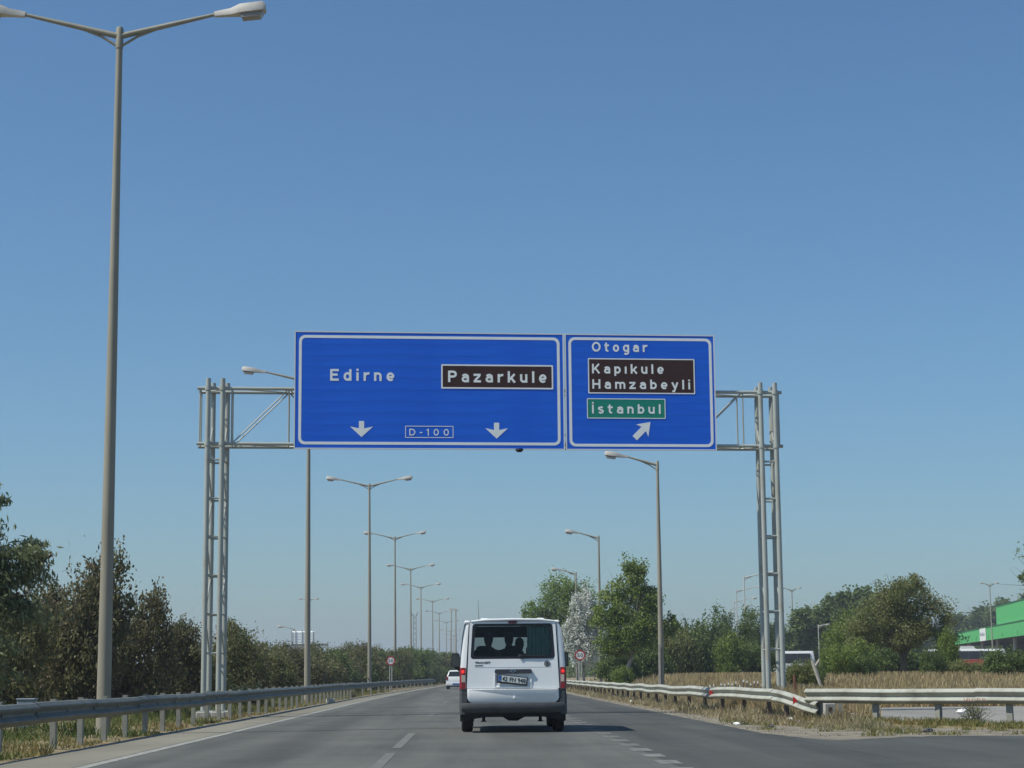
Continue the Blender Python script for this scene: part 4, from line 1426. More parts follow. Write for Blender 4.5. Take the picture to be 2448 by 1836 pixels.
# passengers: seated, seen from behind through the tinted glass
def passenger(label, x, y, zs, turn=0.0, cap=False):
    t = thing('person', label, 'person', (VX + x, VY + y, 0.0), R(-0.2) + turn, 'passengers in the van')
    b = MB()

    def sec(cx, cy, z, rx, ry, n=14):
        return [(cx + rx * math.cos(2 * math.pi * k / n), cy + ry * math.sin(2 * math.pi * k / n), z) for k in range(n)]
    z = zs
    # torso, shoulders, neck, head in one continuous surface
    b.loft([sec(0, 0, z - 0.42, 0.17, 0.13), sec(0, 0, z - 0.2, 0.18, 0.125), sec(0, 0, z - 0.02, 0.225, 0.125), sec(0, 0, z + 0.05, 0.18, 0.09), sec(0, 0, z + 0.085, 0.085, 0.07),
            sec(0, 0.01, z + 0.12, 0.056, 0.058), sec(0, 0.015, z + 0.165, 0.062, 0.075), sec(0, 0.02, z + 0.22, 0.076, 0.092), sec(0, 0.015, z + 0.28, 0.080, 0.098), sec(0, 0.01, z + 0.335, 0.068, 0.085), sec(0, 0.005, z + 0.365, 0.03, 0.04)])
    for sd in (-1, 1):
        b.path([(sd * 0.17, 0, z), (sd * 0.235, 0.04, z - 0.06), (sd * 0.25, 0.06, z - 0.27), (sd * 0.2, 0.26, z - 0.36)], [0.075, 0.06, 0.047, 0.035], 8)
        b.path([(sd * 0.09, 0.0, z - 0.40), (sd * 0.11, 0.42, z - 0.36), (sd * 0.11, 0.46, z - 0.78)], [0.085, 0.07, 0.05], 8)
    b.build('body', 'cloth_dark', t, True)
    hb_ = MB()
    hb_.loft([sec(0, 0.0, z + 0.17, 0.068, 0.08), sec(0, 0.0, z + 0.23, 0.085, 0.10), sec(0, 0.0, z + 0.29, 0.088, 0.106), sec(0, 0, z + 0.345, 0.074, 0.092), sec(0, 0, z + 0.385, 0.03, 0.04)])
    hb_.build('hair', 'hair', t, True)
    return t


passenger('person in dark clothes on the left seat inside the van', -0.44, 0.98, 1.47)
passenger('person with dark hair in the middle seat inside the van', -0.05, 1.02, 1.47, 0.15)
passenger('shorter person beside the curtain inside the van', 0.16, 1.5, 1.38, -0.1)

# ------------------------------------------------------------------ white hatchback far ahead
car = thing('hatchback_car', 'small white hatchback far ahead beside the van', 'car', (-1.35 + 0.05, 149, 0), R(-2))


def csec(y, hw, z0, zb, zt, rw):
    return [(-hw * 0.94, y, z0), (-hw, y, z0 + 0.2), (-hw, y, zb - 0.12), (-hw * 0.94, y, zb), (-rw, y, zt - 0.06), (-rw * 0.85, y, zt), (rw * 0.85, y, zt), (rw, y, zt - 0.06), (hw * 0.94, y, zb), (hw, y, zb - 0.12), (hw, y, z0 + 0.2), (hw * 0.94, y, z0)]


cb_ = MB().loft([csec(0.0, 0.80, 0.28, 0.86, 0.90, 0.70), csec(0.07, 0.815, 0.25, 0.93, 1.02, 0.70), csec(0.38, 0.825, 0.22, 0.95, 1.43, 0.60), csec(1.1, 0.825, 0.22, 0.95, 1.46, 0.60), csec(2.0, 0.825, 0.22, 0.94, 1.42, 0.60), csec(2.75, 0.82, 0.22, 0.92, 0.95, 0.68), csec(3.6, 0.76, 0.25, 0.72, 0.75, 0.6)])
cb_.build('body', 'car_white', car, True)
MB().add([(-0.66, 0.035, 0.97), (0.66, 0.035, 0.97), (0.55, 0.300, 1.36), (-0.55, 0.300, 1.36), (-0.66, 0.10, 0.95), (0.66, 0.10, 0.95), (0.55, 0.36, 1.35), (-0.55, 0.36, 1.35)],
         [(0, 1, 2, 3), (7, 6, 5, 4), (0, 4, 5, 1), (1, 5, 6, 2), (2, 6, 7, 3), (3, 7, 4, 0)]).build('rear_window', 'tint_glass', car)
for sd in (-1, 1):
    MB().loft([[(sd * (0.73 + x), y, z) for x, z in rrect(-0.075, 0.075, 0.68, 0.98, 0.05, 3)] for y in (0.06, -0.012)]).build('tail_light', 'light_red', car, True)
    MB().loft([[(sd * x, y, z) for x, y, z in r_] for r_ in ([(0.80, 0.55, 0.97), (0.80, 2.2, 0.97), (0.615, 1.95, 1.38), (0.60, 0.6, 1.38)], [(0.812, 0.55, 0.975), (0.812, 2.2, 0.975), (0.627, 1.95, 1.385), (0.612, 0.6, 1.385)])]).build('side_window', 'tint_glass', car)
    for yy in (0.62, 2.95):
        wheel(car, sd * 0.73, yy, 0.285, 0.165)
MB().box(-0.80, 0.80, -0.05, 0.05, 0.28, 0.50, 0.03).build('bumper', 'car_white', car)
MB().box(-0.30, 0.30, -0.066, -0.052, 0.34, 0.46).build('number_plate', 'plate_blue', car)
MB().box(-0.74, 0.74, 0.05, 0.5, 0.18, 0.27).build('underside', 'underbody', car)

# ------------------------------------------------------------------ buses
def bus(label, loc, rz, length, lower, h=3.35, group='parked buses'):
    t = thing('coach_bus', label, 'bus', loc, rz, group)
    # local x = length (front at +x), y = width
    prof = [(-1.25, 0.35), (1.25, 0.35), (1.27, 1.0), (1.25, 2.0), (1.2, h - 0.25), (1.05, h - 0.04), (0.8, h), (-0.8, h), (-1.05, h - 0.04), (-1.2, h - 0.25), (-1.25, 2.0), (-1.27, 1.0)]
    st = [(-length / 2, 0.97), (-length / 2 + 0.15, 1.0), (length / 2 - 0.5, 1.0), (length / 2 - 0.1, 0.96), (length / 2, 0.9)]
    MB().loft([[(x + (0 if z < 1.3 else (-0.16 * (z - 1.3) if x > 0 else 0)), y * k, z) for y, z in prof] for x, k in st]).build('body', 'bus_white', t, True)
    z0, z1 = h - 1.35, h - 0.27
    nwin = int(length / 1.55)
    for sd in (-1, 1):
        for k in range(nwin):
            a = -length / 2 + 0.35 + k * (length - 1.0) / nwin
            c = a + (length - 1.0) / nwin - 0.03
            yi = 1.235
            MB().box(a, c, *sorted((sd * (yi - 0.02), sd * (yi + 0.028))), z0, z1, 0.008).build('window', 'bus_glass', t)
        if lower:
            MB().box(-length / 2 + 0.1, length / 2 - 3.2, *sorted((sd * 1.262, sd * 1.280)), 0.9, z0 - 0.03).build('side_panel', lower, t)
        for xx in (-length / 2 + 2.8, length / 2 - 2.5):
            wb = MB()
            wb.loft([[(xx + 0.5 * q * math.cos(a_), sd * y_, 0.5 + 0.5 * q * math.sin(a_)) for a_ in np.linspace(0, 2 * math.pi, 21)[:-1]] for q, y_ in ((1, 1.0), (1, 1.285), (0.6, 1.29))])
            wb.build('wheel', 'rubber', t, True)
    xw = length / 2
    MB().loft([[(xw - 0.16 * (z - 1.3) - 0.012 + dx, y, z) for y, z in ((-1.08, 1.35), (1.08, 1.35), (1.02, h - 0.32), (-1.02, h - 0.32))] for dx in (0.0, 0.03)]).build('windscreen', 'bus_glass', t)
    MB().loft([[(x, y, z) for x, y in ((-1.7 + i, -0.8), (1.7 - i, -0.8), (1.7 - i, 0.8), (-1.7 + i, 0.8))] for z, i in ((h - 0.02, 0), (h + 0.42, 0.35))]).build('roof_unit', 'bus_white', t)
    for sd in (-1, 1):
        MB().box(xw - 0.05, xw + 0.22, sd * 1.33 - 0.09, sd * 1.33 + 0.09, 1.9, 2.3, 0.03).build('mirror', 'black', t)
    return t


bus('white coach parked behind the right gantry legs', (32.6, 215, 0.08), 0, 11.6, None)
bus('white and red coach parked in front of the green canopy', (65.6, 256, 0.62), 0, 11.6, 'bus_red')

# ------------------------------------------------------------------ bus station with the green canopy
st = thing('bus_station', 'bus station building with a bright green canopy on round columns', 'building', (0, 0, 0))
P2, P1 = Vector((71.5, 237, 0)), Vector((91.0, 373, 0))
dv = (P1 - P2).normalized()
nvv = Vector((dv.y, -dv.x, 0))         # away from the road, to the right


def slab(a, b_, off0, off1, z0, z1, name, m, parent):
    c = [P2 + dv * a + nvv * off0, P2 + dv * b_ + nvv * off0, P2 + dv * b_ + nvv * off1, P2 + dv * a + nvv * off1]
    return MB().add([(p.x, p.y, z) for z in (z0, z1) for p in c], [(3, 2, 1, 0), (4, 5, 6, 7), (0, 1, 5, 4), (1, 2, 6, 5), (2, 3, 7, 6), (3, 0, 4, 7)]).build(name, m, parent)


LEN = (P1 - P2).length
fas = []
nseg = 12
for k in range(nseg):
    fas.append(slab(LEN * k / nseg + 0.02, LEN * (k + 1) / nseg - 0.02, 0, 0.25, 5.78, 7.72, 'fascia_panel', 'green_paint', st))
slab(0, LEN, -0.08, 0.4, 7.722, 7.86, 'roof_edge', 'green_dark', st)
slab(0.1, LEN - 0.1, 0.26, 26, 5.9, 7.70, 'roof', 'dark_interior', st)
slab(0.1, LEN - 0.1, 0.26, 26, 7.705, 7.75, 'roof_sheet', 'column', st)
slab(-12, 60, 1.5, 20, 7.87, 10.9, 'upper_block', 'green_paint', st)
slab(-12.1, 60.1, 1.4, 20.1, 10.902, 11.05, 'upper_block_edge', 'green_dark', st)
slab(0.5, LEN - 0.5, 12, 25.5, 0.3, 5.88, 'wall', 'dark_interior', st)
for k in range(7):
    a = LEN * (k + 0.3) / 7
    for off in (2.2,):
        p = P2 + dv * a + nvv * off
        MB().tube((p.x, p.y, 0.2), (p.x, p.y, 5.895), 0.36, None, 14).build('column', 'column', st, True)
for k in range(8):
    a = LEN * (k + 0.6) / 8.5
    slab(a, a + 0.12, -0.05, -0.002, 6.0, 6.55, 'drip_bracket', 'green_dark', st)
bnr = slab(LEN * 0.445, LEN * 0.50, -0.12, -0.06, 5.75, 7.70, 'banner', 'banner', st)
# blurred block lettering on the banner
bt = text_mesh('VarKan', 0.4, 6.4, 6.55, 0.55, 0, th=0.02, bold=0.03)
bt.materials.clear()
bt.materials.append(MATS['banner_ink'])
bo = link('banner_lettering', bt, bnr)
pb0 = P2 + dv * (LEN * 0.50) - nvv * 0.14
bo.location = (pb0.x, pb0.y, 0)
bo.rotation_euler = (0, 0, math.atan2(-dv.y, -dv.x))

# ------------------------------------------------------------------ distant gantry seen from behind, lattice tower
fg = thing('sign_gantry', 'distant gantry on the left seen from behind with a slatted board', 'gantry', (-31.3, 330, 0))
for x in (0.2, 6.3):
    MB().tube((x, 0, -0.2), (x, 0, 7.0), 0.12, None, 10).build('leg', 'gantry', fg, True)
MB().box(0.0, 6.4, -0.12, 0.12, 6.3, 6.65).build('beam', 'galv_old', fg)
for k in range(15):
    zk = 4.75 + k * 0.275
    MB().add([(x, y, z) for x in (0.0, 4.0) for y, z in ((0.20, zk), (0.36, zk + 0.21), (0.39, zk + 0.21), (0.23, zk))], [(0, 1, 2, 3), (7, 6, 5, 4), (4, 5, 1, 0), (5, 6, 2, 1), (6, 7, 3, 2), (7, 4, 0, 3)]).build('slat', 'sign_white', fg)
for x in (0.1, 0.8, 1.9, 2.8, 3.8):
    MB().box(x - 0.06, x + 0.06, 0.13, 0.19, 4.7, 8.9).build('upright', 'galv_old', fg)
lt = thing('lattice_tower', 'thin distant lattice tower above the hedge', 'tower', (-15.2, 500, 0))
for sx in (-0.42, 0.42):
    for sy_ in (-0.42, 0.42):
        MB().tube((sx * 1.2, sy_ * 1.2, -0.1), (sx * 0.8, sy_ * 0.8, 17), 0.06, 0.05, 6).build('corner_leg', 'galv_old', lt)
for k in range(12):
    z = k * 1.4
    for sy_ in (-0.42, 0.42):
        MB().tube((-0.45, sy_, z), (0.45, sy_, z + 1.4), 0.035, None, 5).build('brace', 'galv_old', lt)
        MB().tube((0.45, sy_, z), (-0.45, sy_, z + 1.4), 0.035, None, 5).build('brace', 'galv_old', lt)
for x in (-0.6, 0.5):
    MB().tube((x, 0, 16.5), (x * 1.6, 0, 17.6), 0.09, None, 6).build('antenna', 'galv_old', lt)

# ------------------------------------------------------------------ posts and stumps on the right
fp = thing('leaning_post', 'whitish wooden post leaning left beside the hedge on the right', 'post', (10.62, 58, 0.05))
MB().path([(0, 0, -0.1), (-0.1, 0, 0.6), (-0.32, 0.05, 1.35)], [0.05, 0.05, 0.06], 8).build('shaft', 'wood_post', fp, True)
MB().path([(-0.24, 0.0, 1.2), (-0.12, 0, 1.38)], [0.04, 0.03], 6).build('stub', 'wood_post', fp, True)
bp_ = thing('rusty_post', 'short rusty brown post right of the right gantry legs', 'post', (8.42, 50.2, 0.0))
MB().path([(0, 0, -0.1), (0.01, 0, 0.5), (0.0, 0, 0.98)], [0.045, 0.045, 0.038], 8).build('shaft', 'rust', bp_, True)
MB().box(-0.06, 0.06, -0.06, 0.06, -0.1, 0.12, 0.01).build('foot', 'concrete', bp_)
cs = thing('concrete_stump', 'short whitish concrete stump under the near end of the side rail', 'bollard', (7.93, 42.9, -0.05), 0.2)
MB().box(-0.13, 0.13, -0.13, 0.13, 0, 0.42, 0.02).build('block', 'concrete', cs)
MB().prism(ellipse(0, 0.28, 0.05, 0.06, 10), -0.135, -0.131).build('stain', 'post_dark', cs)
dp = thing('broken_post', 'slanted broken steel post behind the side rail', 'post', (8.25, 43.0, -0.05))
b = MB().prism([(-0.02, 0), (0.09, 0), (0.0, 0.44), (-0.09, 0.44)], 0.0, 0.05)
b.build('shaft', 'post_steel', dp)
# row of white tipped fence pales at the field edge
fn = thing('paling_fence', 'row of small white tipped pales at the edge of the field', 'fence', (0, 0, 0))
rngf = np.random.default_rng(31)
for k in range(16):
    x = 8.5 + k * 0.15
    y = 70 + 0.1 * k
    z = float(gz(x, y))
    hgt = 0.58 + rngf.normal() * 0.06
    pm_ = MB().prism([(-0.02, -0.1), (0.02, -0.1), (0.02, hgt - 0.04), (0, hgt), (-0.02, hgt - 0.04)], -0.012, 0.012)
    o = pm_.build('pale', 'bark', fn)
    o.location = (x, y, z)
    tpp = MB().prism([(-0.022, hgt - 0.09), (0.022, hgt - 0.09), (0.022, hgt - 0.04), (0, hgt + 0.003), (-0.022, hgt - 0.04)], -0.0145, 0.0145).build('tip', 'sign_white', o)
MB().box(8.4, 10.9, 70.9, 70.915, 0.58, 0.595).build('fence_wire', 'bark', fn)

# litter
LIT = [(6.77, 40.0, 'white crumpled litter on the gravel by the rail end', 'litter', 0.10), (6.99, 42.3, 'pale scrap of litter in the dry grass under the rail end', 'litter', 0.13),
       (5.78, 37.3, 'small dark lump of litter at the road edge', 'litter_dark', 0.11), (8.86, 44.8, 'white bag lying in the dry grass behind the side rail', 'litter', 0.17),
       (7.93, 33.5, 'dark bottle lying near the side road edge', 'litter_dark', 0.12), (12.2, 47.8, 'upper white scrap on the paved area behind the side rail', 'litter', 0.2),
       (10.67, 40.9, 'lower white scrap on the paved area behind the side rail', 'litter', 0.16), (5.95, 72.3, 'small white scrap in the verge beyond the gantry', 'litter', 0.12), (5.42, 39.6, 'small white scrap on the gravel at the road edge', 'litter', 0.09)]
for i, (x, y, lb, m, s_) in enumerate(LIT):
    rg = np.random.default_rng(200 + i)
    t = thing('litter', lb, 'litter', (x, y, max(0.0, float(gz(x, y)))), rg.uniform(0, 6), 'litter on the verge')
    b = MB()
    rings = []
    for z, k in ((0.0, 0.8), (0.25, 1.0), (0.5, 0.75), (0.62, 0.2)):
        rings.append([(math.cos(a) * s_ * k * rg.uniform(0.6, 1.1), math.sin(a) * s_ * 0.5 * k * rg.uniform(0.6, 1.1), z * s_ * rg.uniform(0.8, 1.1)) for a in np.linspace(0, 2 * math.pi, 10)[:-1]])
    b.loft(rings)
    b.build('scrap', m, t)

# ------------------------------------------------------------------ vegetation: left shrubs
def ell(*a):
    return tuple(a)


SH = {}


def shrub_proto(key, lobes, n, leaf, m, seed, clump=0.2, nclump=36, wid=0.55, shell=0.25, droop=None):
    rng = np.random.default_rng(seed)
    P, T = crown_points(lobes, n, rng, clump, nclump, shell)
    # upright shoots above the outline
    k = 26
    sh = []
    st_ = []
    for l in lobes:
        for _ in range(k // len(lobes) + 2):
            a = rng.uniform(0, 6.28)
            q = rng.uniform(0, 0.8)
            b0 = np.array([l[0] + l[3] * q * math.cos(a), l[1] + l[4] * q * math.sin(a), l[2] + l[5] * math.sqrt(1 - q * q) * 0.85])
            hh = rng.uniform(0.12, 0.5) * l[5]
            c = 14
            tt = rng.uniform(0, 1, c)[:, None]
            sh.append(b0 + np.array([rng.normal() * 0.15, rng.normal() * 0.15, 1]) * hh * tt + rng.normal(size=(c, 3)) * 0.05)
            st_.append(rng.uniform(0, 1, c))
    P = np.concatenate([P] + sh)
    T = np.concatenate([T] + st_)
    P[:, 2] = np.maximum(P[:, 2], 0.04)
    V, T = cards(P, leaf, leaf * wid, rng, T, 0.25, droop)
    fm = quads_mesh('foliage', V, T, m)
    tm = limbs(lobes, (0, 0, 0), 0.05, rng, 0.6, 8).mesh('stem', True)
    tm.materials.append(MATS['bark'])
    SH[key] = (fm, tm)


def shrub(key, label, x, y, z, sx, sz, rz, group, name='shrub', cat='shrub'):
    t = thing(name, label, cat, (x, y, z), rz, group)
    t.scale = (sx, sx, sz)
    link('foliage', SH[key][0], t)
    link('stem', SH[key][1], t)
    return t


shrub_proto('plum1', [ell(0, 0, 1.2, 1.15, 1.1, 1.2), ell(0.5, 0.1, 2.0, 0.7, 0.7, 0.8), ell(-0.6, 0, 0.9, 0.8, 0.8, 0.85)], 17000, 0.10, 'leaf_plum', 11, nclump=60)
shrub_proto('plum2', [ell(0, 0, 1.1, 1.25, 1.1, 1.1), ell(-0.4, 0.2, 1.9, 0.65, 0.6, 0.75), ell(0.8, 0, 0.9, 0.7, 0.8, 0.9)], 16000, 0.10, 'leaf_plum', 12, nclump=60)
shrub_proto('mix1', [ell(0, 0, 1.2, 1.2, 1.1, 1.15), ell(0.3, 0, 1.9, 0.75, 0.7, 0.8), ell(-0.8, 0.1, 0.8, 0.7, 0.8, 0.8)], 16000, 0.10, 'leaf_mixed', 13, nclump=60)
shrub_proto('mix2', [ell(0, 0, 1.15, 1.2, 1.15, 1.1), ell(-0.5, 0, 1.7, 0.7, 0.7, 0.85), ell(0.7, 0, 1.0, 0.8, 0.8, 0.95)], 15000, 0.105, 'leaf_mixed', 14, nclump=55)
shrub_proto('hedge', [ell(0, 0, 1.0, 1.4, 1.2, 1.0), ell(0.6, 0, 1.6, 0.7, 0.7, 0.7), ell(-0.7, 0, 1.4, 0.7, 0.7, 0.8)], 9000, 0.14, 'leaf_mixed', 15, nclump=50)
shrub_proto('hedge_green', [ell(0, 0, 1.0, 1.4, 1.2, 1.0), ell(0.5, 0, 1.7, 0.7, 0.7, 0.75), ell(-0.7, 0, 1.3, 0.7, 0.7, 0.8)], 9000, 0.14, 'leaf_dark', 16, nclump=50)
shrub_proto('green1', [ell(0, 0, 1.0, 1.0, 1.0, 1.0), ell(0.5, 0, 0.8, 0.7, 0.7, 0.75), ell(-0.5, 0.1, 0.9, 0.7, 0.7, 0.8)], 10000, 0.12, 'leaf_green', 17, nclump=50)
shrub_proto('dark1', [ell(0, 0, 1.0, 1.2, 1.0, 1.0), ell(0.7, 0, 0.8, 0.7, 0.7, 0.75), ell(-0.7, 0.1, 0.8, 0.7, 0.7, 0.8)], 10000, 0.13, 'leaf_dark', 18, nclump=50)
shrub_proto('olive1', [ell(0, 0, 1.0, 1.2, 1.0, 1.0), ell(0.7, 0, 0.7, 0.7, 0.7, 0.7), ell(-0.7, 0.1, 0.8, 0.7, 0.7, 0.8)], 10000, 0.12, 'leaf_olive', 19, nclump=50)
GL = 'shrubs behind the left guardrail'
LS = [('plum1', -10.35, 52.0, 0.98, 1.62, 'tallest plum coloured shrub with a spire, behind the near left lamp pole'), ('plum2', -11.6, 54.5, 1.05, 1.38, 'broad brown green shrub left of the near left lamp pole'),
      ('mix2', -12.1, 50.0, 0.95, 1.25, 'greener shrub between the drooping tree and the near left lamp pole'), ('plum2', -9.6, 55.5, 0.85, 1.35, 'loose plum shrub right of the near left lamp pole'),
      ('plum1', -9.15, 59.5, 0.85, 1.0, 'plum shrub with thin shoots, second right of the near left lamp pole'), ('mix2', -9.6, 64.5, 0.95, 0.88, 'low plum shrub just left of the left gantry legs'),
      ('plum2', -10.6, 71, 1.1, 1.12, 'brownish shrub seen behind the left gantry legs'), ('mix1', -8.6, 70, 0.85, 1.12, 'shrub with thin shoots just right of the left gantry legs'),
      ('plum1', -9.6, 78, 1.0, 1.15, 'dark spiky shrub second right of the left gantry legs'), ('mix2', -9.2, 86, 1.1, 0.98, 'brown green shrub third right of the left gantry legs'),
      ('plum2', -13.6, 57, 1.2, 1.0, 'shaded shrub at far left behind the greener one'), ('mix1', -10.2, 94, 1.2, 1.0, 'shrub left of the second lamp pole in the left hedge'),
      ('plum1', -9.4, 102, 1.25, 1.0, 'plum shrub at the foot of the second lamp pole')]
for i, (k, x, y, sx, sz, lb) in enumerate(LS):
    shrub(k, lb, x, y, -0.05, sx, sz, i * 1.3, GL)
y = 110.0
i = 0
rngs = np.random.default_rng(77)
while y < 420:
    k = ('hedge', 'plum2', 'hedge', 'mix1', 'hedge_green')[i % 5] if y < 190 else ('hedge_green', 'hedge', 'hedge_green')[i % 3]
    x = -9.6 + 1.15 * float(bend(min(y, 300))) + rngs.normal() * 0.4 - 0.012 * max(0, y - 250)
    hgt = float(np.interp(y, [110, 150, 200, 300, 420], [1.02, 1.25, 1.5, 1.7, 2.0]))
    ORD = ['first', 'second', 'third', 'fourth', 'fifth', 'sixth', 'seventh', 'eighth', 'ninth', 'tenth', 'eleventh', 'twelfth', 'thirteenth', 'fourteenth', 'fifteenth', 'sixteenth', 'seventeenth', 'eighteenth', 'nineteenth', 'twentieth', 'twenty first', 'twenty second']
    lb = 'brownish hedge shrub, %s past the second left lamp pole' % ORD[min(i, 21)] if y < 190 else 'greener hedge shrub far along the row behind the left guardrail'
    shrub(k, lb, x, y, -0.05, 1.25 + 0.0022 * (y - 110), hgt * rngs.uniform(0.9, 1.12), rngs.uniform(0, 6), 'brownish row of hedge shrubs' if y < 190 else 'greener far row of hedge shrubs', 'hedge_shrub')
    y += 3.4 + 0.02 * (y - 110)
    i += 1
# low conifer behind the rail
rng = np.random.default_rng(41)
cf = thing('juniper', 'low dark green conifer right of the left gantry legs', 'shrub', (-7.9, 67, -0.05))
Pc, Tc = [], []
for k in range(70):
    a = rng.uniform(0, 6.28)
    el_ = rng.uniform(0.05, 1.1)
    ln = rng.uniform(0.6, 1.25)
    d = np.array([math.cos(a) * math.cos(el_), math.sin(a) * math.cos(el_), math.sin(el_)])
    tt = rng.uniform(0.2, 1, 90)[:, None]
    Pc.append(d * ln * tt + np.array([0, 0, 0.15]) - np.array([0, 0, 0.25]) * tt ** 2 + rng.normal(size=(90, 3)) * 0.045)
    Tc.append(rng.uniform(0, 1, 90))
V, T = cards(np.concatenate(Pc), 0.08, 0.025, rng, np.concatenate(Tc), 0.2)
link('foliage', quads_mesh('foliage', V, T, 'leaf_conifer'), cf)
limbs([ell(0, 0, 0.5, 0.6, 0.6, 0.4)], (0, 0, 0), 0.04, rng, 0.3).build('stem', 'bark', cf, True)

# drooping tree at the left edge with reddish clusters
rng = np.random.default_rng(51)
dt = thing('drooping_tree', 'tree with narrow drooping leaves and reddish clusters at the left edge', 'tree', (-10.3, 37.0, 0.1))
lob = [ell(0.6, 0, 3.9, 1.0, 0.9, 0.55), ell(0.7, 0.2, 3.0, 1.2, 1.0, 0.5), ell(0.6, 0, 2.3, 1.3, 1.0, 0.5), ell(0.2, 0, 1.4, 1.3, 1.0, 0.7), ell(1.45, 0, 3.35, 0.65, 0.4, 0.16), ell(1.35, 0, 2.2, 0.6, 0.5, 0.35), ell(0.8, 0, 4.5, 0.6, 0.5, 0.25), ell(1.0, 0.1, 3.3, 1.0, 0.8, 0.42), ell(1.0, 0, 2.65, 1.1, 0.8, 0.42)]
P, T = crown_points(lob, 15000, rng, 0.2, 20, 0.2)
V, T = cards(P, 0.17, 0.042, rng, T, 0.1, droop=(0.2, 0, -0.8))
link('crown', quads_mesh('crown', V, T, 'leaf_willow'), dt)
for q in [(2.0, 0, 3.32), (0.9, 0, 3.1), (1.5, 0.1, 2.5), (1.25, 0.2, 2.25), (1.0, 0, 2.75), (0.75, 0, 4.2), (0.6, 0.1, 2.1), (1.9, 0.05, 3.22)]:
    Pf = np.array(q) + rng.normal(size=(60, 3)) * np.array([0.07, 0.07, 0.045])
    V, T = cards(Pf, 0.07, 0.06, rng, rng.uniform(0, 1, len(Pf)))
    fc = link('fruit_cluster', quads_mesh('fruit_cluster', V, T, 'fruit'), dt)
    fc['kind'] = 'stuff'
limbs(lob, (0, 0, 0), 0.10, rng, 2.0, 12).build('trunk', 'bark', dt, True)

# ------------------------------------------------------------------ vegetation: right trees
tree('poplar_tree', 'bright green rounded poplar above the van roof', 'tree', (8.6, 186, 0.4),
     [ell(0, 0, 7.6, 1.9, 1.7, 2.7), ell(1.9, 0.3, 7.0, 1.7, 1.6, 2.5), ell(-2.6, 0, 6.2, 1.3, 1.2, 1.6), ell(0.3, 0, 4.2, 2.6, 2.0, 2.2), ell(-1.3, 0, 5.2, 1.5, 1.3, 1.5)], 24000, 0.22, 'leaf_bright', 61, 0.2, 3.5, nclump=44, clump=0.17)
tree('silver_poplar', 'silvery white leaved tree behind the right speed limit sign', 'tree', (9.2, 160, 0.4),
     [ell(0, 0, 5.8, 1.15, 1.1, 2.1), ell(0.7, 0, 4.4, 1.2, 1.1, 1.6), ell(-0.8, 0, 4.2, 1.0, 1.0, 1.6), ell(0, 0, 2.6, 1.5, 1.2, 1.3)], 18000, 0.19, 'leaf_silver', 62, 0.13, 3.0, 'bark_pale', nclump=60, clump=0.13, wid=0.5)
tree('poplar_tree', 'tall green tree with a leaning pale trunk left of the right lamp', 'tree', (9.4, 115, 0.5),
     [ell(0.3, 0, 6.3, 0.95, 0.9, 1.15), ell(0.1, 0, 5.0, 1.75, 1.4, 1.1), ell(-1.3, 0, 4.1, 0.95, 0.9, 0.9), ell(1.1, 0.1, 4.9, 0.9, 0.9, 1.0), ell(0.2, 0, 3.4, 2.1, 1.6, 1.0), ell(2.45, 0, 3.4, 0.6, 0.5, 0.8), ell(-0.2, 0, 2.4, 1.7, 1.4, 0.8)],
     24000, 0.165, 'leaf_green', 63, 0.14, 2.3, 'bark_pale', nclump=40, clump=0.17, base=(-0.35, 0, 0), lean=(0.75, 0))
tree('broad_tree', 'broad brownish spreading tree in the field on the right', 'tree', (22.5, 100, 0.62),
     [ell(0.2, 0, 4.0, 1.5, 1.5, 1.4), ell(-1.5, 0, 2.9, 1.3, 1.3, 1.2), ell(1.5, 0.1, 3.2, 1.3, 1.2, 1.15), ell(-0.6, 0.4, 4.0, 1.2, 1.1, 1.0), ell(2.4, 0, 2.3, 0.8, 0.8, 0.8), ell(-2.2, 0, 2.0, 0.8, 0.8, 0.75), ell(0, -0.4, 2.4, 1.5, 1.3, 0.8), ell(0.5, 0, 5.1, 0.7, 0.7, 0.55)],
     30000, 0.115, 'leaf_olive', 64, 0.2, 1.7, nclump=44, clump=0.17)
tree('round_tree', 'lighter green tree behind the white coach, left of the spreading tree', 'tree', (23.4, 119, 0.62),
     [ell(0, 0, 2.7, 1.6, 1.3, 1.5), ell(-0.9, 0, 1.8, 1.0, 1.0, 1.1), ell(0.9, 0, 1.9, 1.1, 1.0, 1.2)], 9000, 0.13, 'leaf_green', 65, 0.12, 1.2)
tree('round_tree', 'dark green tree with an uneven top behind the slim pale lamp', 'tree', (20.5, 141, 0.62),
     [ell(0, 0, 3.6, 1.2, 1.2, 1.7), ell(-0.7, 0, 2.4, 1.1, 1.0, 1.3), ell(0.7, 0, 2.2, 1.1, 1.0, 1.4)], 9000, 0.15, 'leaf_dark', 66, 0.12, 1.4)
tree('round_tree', 'dark green tree with a pointed top left of the slim pale lamp', 'tree', (18.5, 140, 0.62),
     [ell(-0.1, 0, 3.7, 0.9, 0.9, 1.6), ell(-0.6, 0, 2.3, 1.0, 1.0, 1.2), ell(0.6, 0, 2.2, 0.9, 0.9, 1.3)], 8500, 0.15, 'leaf_poplar', 67, 0.12, 1.4)
tree('slender_tree', 'sparse leafy tree cut off by the right edge of the picture', 'tree', (22.75, 75.5, 0.5),
     [ell(-0.35, 0, 5.3, 0.5, 0.5, 0.6), ell(-0.45, 0, 4.2, 0.55, 0.5, 0.6), ell(0, 0, 4.6, 0.6, 0.6, 1.1), ell(0.1, 0, 3.2, 0.8, 0.7, 0.8)], 2600, 0.10, 'leaf_poplar', 68, 0.08, 3.0, nclump=20)
GR = 'shrubs in the field on the right'
